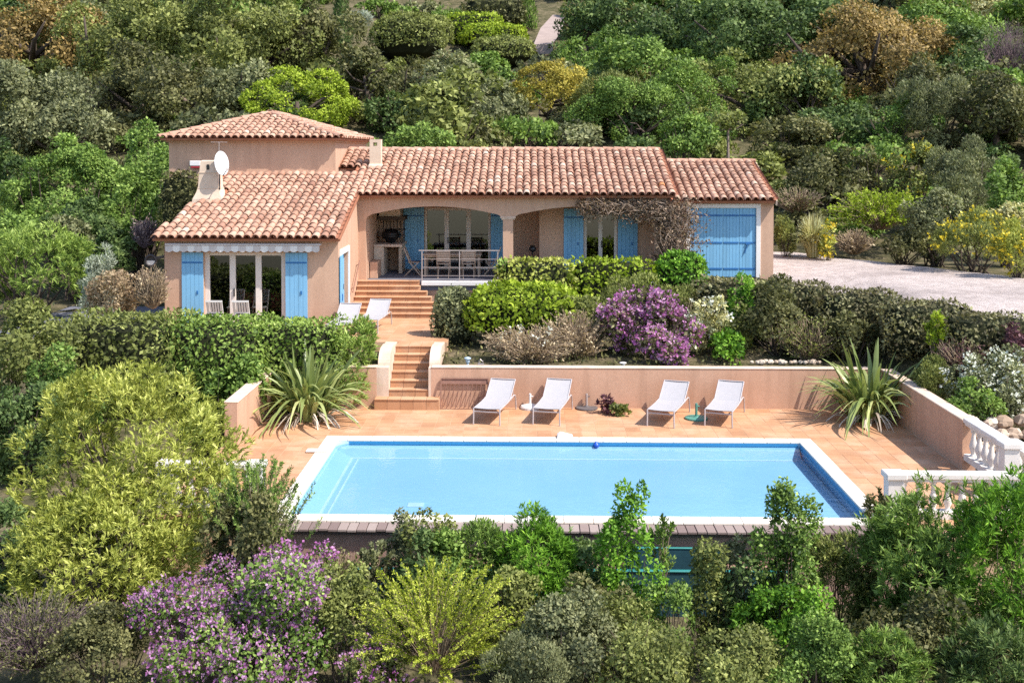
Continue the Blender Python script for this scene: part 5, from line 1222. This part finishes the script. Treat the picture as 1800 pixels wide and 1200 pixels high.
# ---- filler wood, each its own tree, set where the ground would otherwise show
fr = np.random.default_rng(77); FM = ['darkolive', 'dark', 'sage', 'olive', 'mid', 'darkolive']; FL = {'darkolive': 'dusky olive tree half hidden among the others on the hill', 'dark': 'deep green tree half hidden among the others on the hill', 'sage': 'grey green tree half hidden among the others on the hill', 'olive': 'light olive tree half hidden among the others on the hill', 'mid': 'fresh green tree half hidden among the others on the hill'}
protos = []
for k in range(12):
    m_ = FM[k % 6]; x = (-1) ** k * (34 + 2 * k); protos.append((m_, plant((x, 82, gz(x, 82) + 2.1), (2.5, 2.05), 'oak' if k % 3 else 'bush', m_, FL[m_], 'tree', 'tree', 'half hidden trees on the hillside', dens=1.1)))
k = 0
for row in range(15):
    y = 59 + row * 5.2 + row * row * .22
    for px in np.arange(-330, 2130, 105 - row * 1.5):
        px_ = px + fr.uniform(-45, 45); yy = y + fr.uniform(-2.2, 2.2); x = (px_ - 930) / 1980 * yy
        if (580 < px_ < 1015 and 73 < yy < 130) or fr.uniform() < .12 or (yy < 62 and 1180 < px_ < 1360): continue
        ax_ = x / yy; az_ = (gz(x, yy) + 2 - 6.3) / yy; wf = 2.4 * (.55 + .45 * yy / 82) / yy
        if any(cy_ > yy - 1 and abs(ax_ - cx_) < rx_ + wf * .5 and abs(az_ - cz_) < rz_ + wf * .5 for cx_, cz_, rx_, rz_, cy_ in CROWNS): continue
        m_, p0 = protos[k % 12]; o = p0 if k < 12 else copy_tree(p0); k += 1
        s = 1.2 * fr.uniform(.7, 1.2) * (.42 + .58 * yy / 82); LATER.append((o, FL[m_], x / yy, (gz(x, yy) + 1.5 - 6.3) / yy)); o.location = (x, yy, gz(x, yy) - .1); o.scale = (s * fr.uniform(.9, 1.25), s * fr.uniform(.9, 1.2), s * fr.uniform(.85, 1.2)); o.rotation_euler = (0, 0, fr.uniform(0, 6.28))

# low scrub between the trees
SM = ['olive', 'darkolive', 'mid', 'sage', 'dark', 'olive']; SLB = {'olive': 'low olive scrub bush growing between the trees on the hill', 'darkolive': 'low dusky scrub bush growing between the trees on the hill', 'mid': 'low green scrub bush growing between the trees on the hill', 'sage': 'low grey green scrub bush growing between the trees on the hill', 'dark': 'low dark green scrub bush growing between the trees on the hill'}
sp = []
for k in range(6):
    x = 50 + 3 * k; sp.append(plant((x, 70, gz(x, 70) + .9), (1.9, 1.0), 'bush', SM[k], SLB[SM[k]], 'shrub', 'scrub_bush', 'low scrub bushes on the hillside', dens=1.1))
k = 0
for row in range(13):
    y = 47 + row * 4.6 + row * row * .2
    for px in np.arange(-300, 2100, 105 - row):
        yy = y + fr.uniform(-2, 2); x = (px + fr.uniform(-35, 35) - 930) / 1980 * yy; q = x / yy * 1980 + 930
        if (600 < q < 1000 and 84 < yy < 130) or (yy < 50 and 280 < q < 660): continue
        o = sp[k % 6] if k < 6 else copy_tree(sp[k % 6]); k += 1; s = fr.uniform(.7, 1.3) * (.6 + .4 * yy / 70)
        LATER.append((o, SLB[SM[(k - 1) % 6]], x / yy, (gz(x, yy) + .8 - 6.3) / yy)); o.location = (x, yy, gz(x, yy) - .1); o.scale = (s * 1.15, s, s * fr.uniform(.7, 1.2)); o.rotation_euler = (0, 0, fr.uniform(0, 6.28))

# say of each of these what it grows next to
import re
def short(s): return re.split(r',| (?:at|on|in|right|left|behind|below|above|beside|with|of|tucked|touching|level|peeping|against|just|between|spreading|among|and|under|growing|half|beyond|straight|like|from) ', s)[0]
cnt = {}
for nx_, nz_, lb_, ny_ in NAMED:
    if ny_ > 43 and 'half hidden' not in lb_ and 'scrub bush' not in lb_: cnt.setdefault(short(lb_), []).append((nx_, nz_))
ANCH = [(v[0][0], v[0][1], k) for k, v in cnt.items() if len(v) == 1 and len(k.split()) > 2 and not any(f_.startswith(k) for f_ in list(FL.values()) + list(SLB.values()))]
used = set()
for o, lb_, ax_, az_ in LATER:
    near = sorted(ANCH, key=lambda q_: (q_[0] - ax_) ** 2 + 2 * (q_[1] - az_) ** 2)[:6]; head = lb_.split(' half')[0].split(' growing')[0]; head = ' '.join(head.split()[-4:]); opts = []
    for q_ in near[:3]:
        dx_, dz_ = ax_ - q_[0], az_ - q_[1]; rel = ('right of' if dx_ > 0 else 'left of') if abs(dx_) > abs(dz_) * 1.3 else ('above' if dz_ > 0 else 'below'); opts.append('%s %s the %s' % (head, rel, q_[2]))
    opts += ['%s between the %s and the %s' % (head, near[i_][2], near[j_][2]) for i_ in range(5) for j_ in range(i_ + 1, 6)]
    opts = [s_ for s_ in opts if len(s_.split()) <= 16 and s_ not in used] or [lb_]
    o['label'] = opts[0]; used.add(opts[0])

# ---- left side
plant((-15.11, 34.00, 3.07), (1.97, 1.06), 'lance_s', 'fresh', 'bright green oleander left of the villa', 'shrub', 'oleander_shrub', None)
plant((-17.66, 38.00, 3.66), (1.15, 0.77), 'bush', 'mid', 'soft green bush at the left edge above the bright oleander', 'shrub')
plant((-15.61, 38.00, 3.57), (1.06, 0.58), 'bush', 'sage', 'grey green bush behind the bright oleander', 'shrub')
plant((-12.69, 32.50, 2.85), (0.56, 0.69), 'fine', 'silver', 'silvery leaved shrub between the oleander and the shaded path', 'shrub')
plant((-11.47, 31.00, 2.49), (0.86, 0.59), 'bush', 'dry', 'brownish dry shrub in front of the shaded path', 'shrub', dens=.8)
plant((-10.26, 30.40, 2.57), (0.52, 0.74), 'dryshrub', 'dry', 'straggly dry shrub at the left corner of the villa', 'shrub')
plant((-12.72, 37.00, 3.59), (0.49, 0.64), 'dryshrub', 'dusky_pink', 'dusky pink dry shrub under the left end of the eave', 'shrub', twigs='greytwig')
plant((-13.68, 37.00, 2.98), (0.78, 0.64), 'bush', 'dark', 'dark shaded bush behind the grey path', 'shrub')
plant((-11.36, 25.50, 1.92), (1.48, 1.16), 'bush', 'olive', 'broad olive green bush at the left edge below the oleander', 'shrub', size=1.2)
plant((-10.50, 23.00, 0.80), (1.10, 1.16), 'broad', 'dark', 'dark leafy bush at the left edge above the yellow shrub', 'shrub')
plant((-9.95, 24.00, 1.19), (0.97, 0.97), 'broad', 'mid', 'green leafy bush behind the yellow shrub', 'shrub')
plant((-9.72, 26.60, 1.24), (1.54, 1.13), 'hedge', 'olive', 'left stretch of the tall clipped hedge below the villa', 'hedge', 'hedge', 'stretches of the tall clipped hedge', ry=1.1, size=1.5)
plant((-7.78, 27.00, 1.05), (1.50, 1.20), 'hedge', 'fresh', 'middle stretch of the tall clipped hedge below the glazed doors', 'hedge', 'hedge', 'stretches of the tall clipped hedge', ry=1.1, size=1.5)
plant((-6.00, 27.70, 0.94), (1.47, 1.15), 'hedge', 'fresh', 'stretch of the tall clipped hedge above the left flax plant', 'hedge', 'hedge', 'stretches of the tall clipped hedge', ry=1.0, size=1.4)
plant((-4.53, 28.00, 1.00), (0.99, 1.22), 'lance_s', 'fresh', 'light green oleander at the right end of the tall hedge beside the steps', 'hedge', 'oleander_shrub', None, ry=1.0)
plant((-7.06, 25.60, 0.73), (0.91, 0.80), 'bush', 'mid', 'green bush bulging from the hedge above the pink corner wall', 'shrub', size=1.3)
plant((-6.72, 18.80, 1.02), (1.97, 1.80), 'lance_f', 'yellow_green', 'huge rounded yellow green oleander left of the pool', 'shrub', 'oleander_shrub', None, ry=1.6, dens=1.5)
plant((-6.45, 17.60, 0.51), (1.24, 0.84), 'lance_f', 'yellow_green', 'yellow green oleander filling the foot of the huge rounded one', 'shrub', 'oleander_shrub', None, ry=1.1)
plant((-6.72, 17.00, 0.18), (1.32, 0.88), 'lance_f', 'yellow_green', 'lowest yellow green oleander above the dry ground at the left', 'shrub', 'oleander_shrub', None, ry=1.1, dens=.75)
plant((-4.18, 17.20, 0.75), (0.87, 0.86), 'upright', 'mid', 'dark upright juniper in front of the pool corner', 'shrub', 'juniper_shrub')
plant((-4.44, 17.00, 0.64), (0.61, 0.65), 'bush', 'darkolive', 'olive bush at the foot of the upright juniper', 'shrub', size=1.3)
plant((-3.93, 15.20, -0.14), (1.42, 0.92), 'bush', 'mid', 'large violet flowering bush at the bottom left', 'flowering shrub', 'flowering_shrub', None, bloom='dusky_violet', bl=1.0, size=1.3, dens=.85)
plant((-3.56, 16.20, 0.24), (0.72, 0.44), 'bush', 'mid', 'violet flowering bush below the upright juniper', 'flowering shrub', 'flowering_shrub', None, bloom='violet', bl=1.0, size=1.2)
plant((-6.72, 15.00, -0.24), (1.07, 0.61), 'dryshrub', 'darkolive', 'shaded dry scrub in the bottom left corner', 'shrub', twigs='greytwig', dens=1.3)
plant((-5.56, 14.60, -0.28), (0.78, 0.52), 'bush', 'darkolive', 'dark olive scrub at the bottom edge left of the violet bush', 'shrub')
plant((-8.19, 17.50, 0.03), (0.53, 0.71), 'bush', 'dark', 'dark shrub at the left edge beside the yellow oleanders', 'shrub')
# ---- front row
plant((-1.21, 14.40, 0.18), (1.16, 0.85), 'spray', 'conifer', 'yellow green conifer with arching sprays at the bottom centre', 'shrub', 'conifer_shrub', None, dens=1.2)
plant((-2.33, 16.60, -0.03), (0.38, 0.56), 'thin', 'sage', 'slender grey green shrub left of centre below the deck edge', 'shrub', dens=2)
plant((-1.94, 16.90, 0.25), (0.36, 0.57), 'column', 'sage', 'narrow grey green shrub rising to the deck edge', 'shrub')
plant((-1.45, 16.80, 0.33), (0.45, 0.60), 'column', 'olive', 'narrow olive shrub with bronze tips at the deck edge', 'shrub', dens=.8)
plant((-1.61, 16.20, 0.09), (0.58, 0.44), 'bush', 'dark', 'dark shrub behind the top of the yellow conifer', 'shrub', size=1.3)
plant((-0.67, 16.60, 0.41), (0.40, 0.56), 'lance_s', 'mid', 'leafy green shrub left of the fuller bright shrub at the deck edge', 'shrub')
plant((0.17, 16.40, 0.49), (0.70, 0.70), 'lance_s', 'green', 'full green shrub with leaf rosettes overlapping the pool edge', 'shrub')
plant((0.76, 16.60, 0.08), (0.59, 0.63), 'bush', 'dark', 'dark shrub between the full green shrub and the tall leafy column', 'shrub', size=1.3)
plant((1.39, 16.00, 0.64), (0.44, 1.03), 'column', 'green', 'tall leafy column of green standing before the middle of the pool', 'shrub')
plant((1.96, 16.40, 0.50), (0.20, 0.55), 'thin', 'mid', 'thin sapling just right of the tall leafy column', 'shrub')
plant((2.56, 16.00, 0.16), (0.44, 0.65), 'column', 'olive', 'loose olive green shrub between the two tall leafy columns', 'shrub', dens=.8)
plant((3.65, 15.80, 0.69), (0.58, 0.99), 'column', 'mid', 'broad tall leafy shrub in front of the right part of the pool', 'shrub', dens=1.1)
plant((3.15, 15.90, 0.04), (0.52, 0.61), 'bush', 'dark', 'dark shaded shrub left below the broad tall leafy shrub', 'shrub', size=1.3)
plant((3.71, 15.20, 0.01), (0.63, 0.50), 'broad', 'green', 'bright green shrub below the broad tall leafy shrub', 'shrub')
plant((5.91, 15.60, 0.68), (1.18, 1.18), 'lance', 'mid', 'big dark green oleander at the right below the balustrade', 'shrub', 'oleander_shrub', None, ry=1.1)
plant((5.41, 16.20, 0.31), (0.92, 1.02), 'lance', 'mid', 'dark green oleander left of the biggest one', 'shrub', 'oleander_shrub', None)
plant((6.40, 15.00, 0.85), (0.85, 1.19), 'lance', 'green', 'bright green oleander at the right edge', 'shrub', 'oleander_shrub', None)
plant((5.38, 17.30, 0.74), (0.33, 0.35), 'thin', 'darkolive', 'thin dark shrub at the right end of the deck edge', 'shrub', dens=2)
plant((4.97, 14.20, 0.15), (1.10, 0.62), 'bush', 'darkolive', 'dark shaded bush under the big oleander', 'shrub', size=1.4)
plant((4.35, 13.60, 0.19), (0.49, 0.37), 'lance', 'mid', 'small oleander at the bottom edge, right', 'shrub', 'oleander_shrub', None)
plant((5.71, 13.60, 0.21), (0.73, 0.45), 'lance', 'dark', 'dark oleander in the bottom right corner', 'shrub', 'oleander_shrub', None)
plant((-1.07, 16.20, 0.09), (0.50, 0.44), 'bush', 'mid', 'fresh green shrub behind the tip of the yellow conifer', 'shrub', size=1.2)
plant((-0.23, 15.60, 0.05), (0.56, 0.51), 'bush', 'olive', 'olive shrub just right of the yellow conifer top', 'shrub', size=1.2)
plant((1.99, 15.60, 0.03), (0.56, 0.44), 'broad', 'mid', 'mid green leafy shrub at the foot of the thin sapling', 'shrub')
plant((1.04, 15.40, 0.02), (0.53, 0.50), 'bush', 'darkolive', 'dark shrub at the foot of the tall leafy column', 'shrub', size=1.2)
plant((4.43, 16.20, 0.18), (0.56, 0.69), 'lance_s', 'olive', 'olive green shrub between the broad leafy shrub and the oleanders', 'shrub')
plant((-2.99, 16.00, -0.10), (0.50, 0.45), 'bush', 'sage', 'grey green shrub right of the violet blossom', 'shrub', size=1.2)
plant((2.98, 16.30, 0.21), (0.39, 0.49), 'column', 'sage', 'grey green shrub before the dark teal trough panel', 'shrub')
plant((-0.21, 16.60, 0.16), (0.40, 0.50), 'bush', 'mid', 'soft green shrub left of the full green shrub', 'shrub', size=1.2)
plant((0.50, 14.00, 0.08), (0.92, 0.57), 'bush', 'sage', 'loose grey green scrub right of the yellow conifer', 'shrub', size=1.1)
plant((0.00, 13.70, 0.03), (0.57, 0.34), 'fine', 'sage', 'soft grey green shrub at the foot of the yellow conifer', 'shrub')
plant((1.43, 14.00, 0.13), (0.83, 0.53), 'bush', 'olive', 'olive scrub at the bottom edge below the tall column', 'shrub', size=1.1, dens=.8)
plant((2.53, 13.80, 0.08), (0.90, 0.49), 'bush', 'olive', 'light olive bush at the bottom edge right of centre', 'shrub', size=1.1, dens=.9)
plant((3.46, 13.60, 0.15), (0.69, 0.41), 'bush', 'mid', 'green scrub at the bottom edge left of the small oleander', 'shrub')
plant((-2.45, 15.00, -0.04), (0.58, 0.65), 'bush', 'olive', 'loose olive shrub between the violet bush and the yellow conifer', 'shrub', dens=.8)
plant((-2.88, 16.60, 0.05), (0.40, 0.36), 'dryshrub', 'olive', 'dry twiggy shrub under the deck edge right of the violet blossom', 'shrub')
plant((-2.00, 14.00, -0.20), (0.58, 0.31), 'bush', 'olive', 'violet speckled low bush at the bottom edge', 'flowering shrub', 'flowering_shrub', None, bloom='violet', bl=.15)

# ---- beds between the pool and the villa
plant((-2.06, 30.60, 1.61), (0.59, 0.96), 'dome', 'sage', 'grey green clipped dome beside the patio', 'shrub', 'topiary', None, size=1.3)
plant((-0.12, 30.40, 1.87), (1.66, 0.83), 'dome', 'lime', 'bright green clipped bush in the middle of the bed', 'shrub', 'topiary', None, ry=1.2, size=1.7)
plant((0.17, 33.20, 2.64), (1.11, 0.44), 'hedge', 'yellow_green', 'yellowish hedge below the column of the porch', 'hedge', 'hedge', None, ry=.7, size=1.4)
plant((2.45, 33.40, 2.59), (1.28, 0.47), 'hedge', 'lime', 'lime hedge under the bedroom window', 'hedge', 'hedge', None, ry=.7, size=1.4)
plant((-0.75, 33.00, 2.73), (0.20, 0.33), 'thin', 'mid', 'small shoot of green leaves in front of the porch railing', 'shrub')
plant((4.50, 33.40, 2.83), (0.78, 0.46), 'dome', 'green', 'bright green rounded bush in front of the vine', 'shrub', None, None, size=1.5)
plant((2.88, 31.60, 2.38), (1.44, 0.38), 'fine', 'olive', 'low heathery olive bush above the purple flowers', 'shrub', ry=.8)
plant((3.30, 29.00, 1.67), (1.29, 1.03), 'bush', 'brownhedge', 'purple flowering bush above the low pink wall', 'flowering shrub', 'flowering_shrub', None, bloom='violet', bl=1.0, ry=.9, size=1.2)
plant((0.00, 28.50, 1.36), (1.32, 0.63), 'dryshrub', 'dry', 'straw coloured twiggy shrub in front of the bright clipped bush', 'shrub', dens=1.5, ry=.7, bloom='white_bloom', bl=.02)
plant((1.18, 29.00, 1.52), (1.03, 0.81), 'dryshrub', 'dry', 'pale twiggy shrub left of the purple flowers', 'shrub', dens=1.2, ry=.8)
plant((1.37, 30.00, 1.81), (0.94, 0.70), 'bush', 'olive', 'olive green shrub between the bright clipped bush and the purple flowers', 'shrub')
plant((4.72, 29.20, 1.72), (0.50, 0.77), 'broad', 'blond', 'cream flowering bush right of the purple flowers', 'flowering shrub', 'flowering_shrub', None, bloom='white_bloom', bl=.15)
plant((4.97, 28.50, 1.25), (0.52, 0.49), 'broad', 'green', 'fresh green leafy bush at the end of the bed, on the wall edge', 'shrub')
plant((5.63, 30.00, 2.20), (0.45, 0.79), 'broad', 'green', 'upright fresh green shrub in the dark hedge', 'shrub', size=.7)
plant((6.50, 29.30, 1.71), (1.11, 0.92), 'bush', 'darkolive', 'dark shrub below the hedge of the drive', 'shrub')
plant((5.38, 29.60, 1.51), (0.75, 0.75), 'bush', 'olive', 'olive shrub behind the cream flowers', 'shrub')
plant((7.12, 28.80, 1.50), (0.84, 0.70), 'dryshrub', 'olive', 'straggly olive shrub above the bare soil', 'shrub', dens=1.5)
HG = 'stretches of the dark hedge along the drive'
plant((5.64, 31.50, 2.16), (0.99, 0.54), 'hedge', 'brownhedge', 'dark brown hedge stretch in front of the garage door', 'hedge', 'hedge', HG, ry=.8, size=1.3)
plant((7.22, 30.80, 2.10), (1.09, 0.59), 'hedge', 'brownhedge', 'dark brown hedge stretch at the corner of the drive', 'hedge', 'hedge', HG, ry=.8, size=1.3)
plant((8.64, 29.60, 2.01), (1.12, 0.63), 'hedge', 'brownhedge', 'dark brown hedge stretch above the right flax plant', 'hedge', 'hedge', HG, ry=.8, size=1.3)
plant((9.79, 28.00, 1.94), (1.06, 0.62), 'hedge', 'brownhedge', 'dark brown hedge stretch right of the flax plant', 'hedge', 'hedge', HG, ry=.8, size=1.3)
plant((10.82, 26.60, 1.84), (1.07, 0.62), 'hedge', 'brownhedge', 'dark brown hedge stretch at the right edge', 'hedge', 'hedge', HG, ry=.8, size=1.3)
plant((8.21, 28.60, 1.54), (0.87, 0.58), 'bush', 'darkolive', 'dark shrub behind the leaf tips of the right flax plant', 'shrub')
plant((9.56, 26.60, 1.94), (0.24, 0.60), 'thin', 'lime', 'thin yellow green shoots right of the right flax plant', 'shrub', dens=2)
plant((9.94, 26.00, 1.58), (0.66, 0.53), 'dryshrub', 'plum', 'bare twiggy shrub with dark plum leaves right of the flax', 'shrub')
plant((10.08, 24.60, 1.53), (0.87, 0.72), 'broad', 'sage', 'white flowering bush behind the side wall', 'flowering shrub', 'flowering_shrub', None, bloom='white_bloom', bl=.22, size=.8)
plant((9.15, 25.60, 1.10), (0.54, 0.58), 'fine', 'olive', 'feathery olive shrub over the side wall', 'shrub')
plant((9.30, 24.00, 1.04), (0.55, 0.36), 'bush', 'mid', 'green shrub spilling over the white balustrade end', 'shrub')
plant((11.01, 25.50, 2.00), (0.39, 0.58), 'bush', 'plum', 'plum coloured shrub at the right edge', 'shrub')
plant((1.89, 26.90, 0.18), (0.29, 0.18), 'bush', 'plum', 'small dark plum plant beside the grey parasol base', 'plant', 'small_plant', None, size=1.2)
plant((2.20, 26.70, 0.16), (0.18, 0.09), 'bush', 'olive', 'tiny green plant beside the dark plum plant', 'plant', 'small_plant', None, size=1.2)

# dry vine over the right pier of the porch
vn = thing('climbing_vine', (4.2, 35.2, 2.2), 'leafless brown vine over the right pier of the porch', 'vine')
g = np.random.default_rng(31); n = 800
tx = np.where(g.uniform(0, 1, n) < .55, g.normal(4.55, .38, n), g.uniform(1.55, 4.6, n)); tz = np.where((tx > 3.9), g.uniform(2.6, 4.75, n), g.normal(4.50, .16, n) - .06 * (tx > 3)); ty = 35.25 + g.normal(0, .13, n)
tips = np.stack([tx, ty, tz], 1) - np.array([4.2, 35.2, 2.2])
roots = np.where((tx > 3.9)[:, None], np.stack([g.normal(.35, .15, n), g.normal(0, .05, n), np.maximum(0, tips[:, 2] - g.uniform(.3, .9, n))], 1), np.stack([tips[:, 0] + g.uniform(.15, .7, n), tips[:, 1] * .4, g.normal(2.3, .08, n)], 1))
md = (roots + tips) / 2 + g.normal(0, .13, (n, 3)); A = np.concatenate([roots, md]); B = np.concatenate([md, tips]); ra = np.r_[np.full(n, .012), np.full(n, .008)]; rb = np.r_[np.full(n, .008), np.full(n, .003)]
mains = [[(.35, 0, -.9), (.3, .05, .5), (.45, 0, 1.4), (.1, .02, 2.1), (-.8, 0, 2.3), (-1.8, .03, 2.25), (-2.6, 0, 2.32)], [(.4, 0, -.9), (.5, -.03, .8), (.3, 0, 1.8), (.6, 0, 2.4)], [(.45, 0, -.9), (.2, 0, 1.0), (-.1, 0, 1.9), (-1.2, .02, 2.36), (-2.1, 0, 2.2)]]
ms = MB()
for q_ in mains: ms.tube(q_, [.035 - .004 * k for k in range(len(q_))], 6)
part_ = link('main_stem', ms.mesh('main_stem'), M['browntwig'], vn)
link('stems', stick_mesh('stems', A, B, ra, rb), M['browntwig'], vn)
m = 9000; ii = g.integers(0, n, m); lp_ = tips[ii] + g.normal(0, .09, (m, 3)); ll = .085 * g.uniform(.6, 1.4, m); link('foliage', leaf_mesh('foliage', lp_, rdir(g, m), rdir(g, m), ll, ll * .5, g.uniform(0, 1, m) ** 1.2), LEAF['vine_dry'], vn)

# flax plants: every strap leaf its own piece
def strap(bend, ln, w, twist, t, m):
    v = []; f = []; ns = 7
    for k in range(ns + 1):
        q = k / ns; y = ln * (q - .30 * bend * q ** 2.5); z = 0; a = bend * q ** 1.7
        xo = ln * .62 * bend * q ** 2.2; up = ln * (q - .42 * bend * q ** 2.6); ww = w * (.55 + .9 * q if q < .4 else .91 * (1 - ((q - .4) / .6) ** 2.2)) * .5 + .002
        s = math.sin(twist * q); c = math.cos(twist * q)
        v += [(xo + s * ww, -c * ww, up), (xo - .22 * ww, 0, up - .02 * ww), (xo - s * ww, c * ww, up)]
    for k in range(ns):
        for j in range(2): f.append((k * 3 + j, k * 3 + j + 1, (k + 1) * 3 + j + 1, (k + 1) * 3 + j))
    me = MB().add(v, f).mesh('leaf', tint=t); me.materials.append(LEAF[m]); return me
def flax(c, size, nl, label, seed):
    rr = random.Random(seed); t = thing('flax_plant', c, label, 'plant')
    live = [strap(b, 1, .050, tw, tt, 'flax') for b, tw, tt in ((.2, .4, .35), (.5, -.9, .6), (.75, 1.1, .8), (.95, .6, .5), (1.15, -1.0, .7), (1.35, 1.4, .95), (1.55, .7, .55), (.35, 1.3, .15))]
    dead = [strap(b, 1, .046, tw, tt, 'flax_dead') for b, tw, tt in ((1.5, .6, .4), (1.7, -.7, .7), (1.35, 1.1, .9))]
    for k in range(nl):
        d = k > nl * .74; a = rr.uniform(0, 2 * math.pi); i = rr.randrange(8) if not d else 0
        o = link('leaf', dead[rr.randrange(3)] if d else live[i], None, t)
        rad = rr.uniform(0, .36) * size * .5
        o.location = (math.cos(a) * rad * 1.5, math.sin(a) * rad, -.02 if d else rr.uniform(-.05, .1))
        s = size * (rr.uniform(.4, .66) if d else rr.uniform(.6, 1.08)); o.scale = (s, s * rr.uniform(.9, 1.5), s)
        tilt = rr.uniform(.35, .8) if d else rr.uniform(0, .5)
        o.rotation_euler = (rr.uniform(-.15, .15), tilt, a)
    return t
flax((-5.18, 26.07, 0.00), 1.95, 240, 'flax plant with long strap leaves between the hedge and the pool, left', 41)
flax((7.98, 26.37, 0.00), 1.95, 240, 'flax plant with long strap leaves in the right corner of the terrace', 42)

# low undergrowth on the open slopes: nobody could count it
g = np.random.default_rng(12); n = 16000
ux = g.uniform(-1, 1, n); uy = np.where(g.uniform(0, 1, n) < .25, g.uniform(9, 18.4, n), np.where(g.uniform(0, 1, n) < .4, g.uniform(44, 62, n), 44 + 110 * g.uniform(0, 1, n) ** 1.3)); X_ = ux * uy * .52
ok = ~((uy > 84) & (uy < 128) & (np.abs(X_ / uy * 1980 + 930 - 952) < 26)); X_, uy = X_[ok], uy[ok]; n = len(uy)
hp = np.sin(X_ * 1.1 + uy * .7) * np.sin(uy * .9 - X_ * .3); pz = ground(X_, uy) + g.uniform(0, .35, n) * (1 + hp) * .7
lu = np.maximum(5.5 * uy * PX, .06) * g.uniform(.7, 1.5, n)
o = link('undergrowth', leaf_mesh('undergrowth', np.stack([X_, uy, pz], 1), unit(rdir(g, n) + [0, 0, .9]), rdir(g, n), lu, lu * .5, .4 + .25 * hp + g.normal(0, .15, n)), LEAF['olive'])
tag(o, kind='stuff')
n = 9000; X_ = g.uniform(8.9, 24, n); uy = g.uniform(20, 34, n); X2 = g.uniform(-2.3, 9, n); Y2 = g.uniform(27.8, 34.5, n); X_ = np.concatenate([X_[:5000], X2[:4000]]); uy = np.concatenate([uy[:5000], Y2[:4000]]); fr_ = ~((uy < 30) & (X_ > 5.5) & (X_ < 8.5) & (uy < 28.7)); X_, uy = X_[fr_], uy[fr_]; n = len(uy)
on_drive = (X_ > 7.6) & (uy > 37.5 - (X_ - 7.6) * 1.95); X_, uy = X_[~on_drive], uy[~on_drive]; n = len(uy)
lu = .09 * g.uniform(.6, 1.5, n); o = link('bed_undergrowth', leaf_mesh('bed_undergrowth', np.stack([X_, uy, ground(X_, uy) + g.uniform(0, .18, n)], 1), unit(rdir(g, n) + [0, 0, .9]), rdir(g, n), lu, lu * .5, g.uniform(0, 1, n)), LEAF['darkolive']); tag(o, kind='stuff')

# stone path and steps on the hill, far houses
ph = MB(); v = []
for px_, a_, b_ in ((0, (0.37, 92.00, 14.92), (1.94, 92.00, 14.92)), (1, (0.98, 98.00, 16.86), (2.85, 98.00, 16.75)), (2, (2.23, 106.00, 18.99), (3.41, 106.00, 18.88))):
    v += [a_, b_]
v = [(p[0], p[1], max(p[2], gz(p[0], p[1]) + .15)) for p in v]; ph.add(v, [(0, 1, 3, 2), (2, 3, 5, 4)]); ph.add([(p[0], p[1], p[2] - .8) for p in v[:2]] + v[:2], [(0, 1, 3, 2)])
hp_ = solid('hill_path', ph, M['stonepath'], kind='structure')
for c, w, lbl in (((35.26, 150.00, 25.67), 3.2, 'pale pink house glimpsed between treetops above the bronze oak'), ((14.67, 150.00, 26.48), 2.2, 'white house corner glimpsed above the dark trees at the top edge'), ((19.85, 84.00, 13.54), .9, 'small pale pink shed wall glimpsed left of the bronze oak')):
    h = thing('house', (c[0], c[1], c[2] - 2), lbl, 'house'); part('wall', MB().box(c[0] - w, c[0] + w, c[1], c[1] + 4, c[2] - 3, c[2] + w * .5), M['wall'], h)
    for k in (-1, 1): part('window', MB().box(c[0] + k * w * .45 - w * .14, c[0] + k * w * .45 + w * .14, c[1] - .05, c[1] - .002, c[2] - .1 * w, c[2] + .32 * w), M['white'], h)
    part('roof', MB().prism([(c[0] - w * 1.1, c[2] + w * .5), (c[0] + w * 1.1, c[2] + w * .5), (c[0], c[2] + w * .85)], 'y', c[1] - .2, c[1] + 4.2), M['channel'], h)
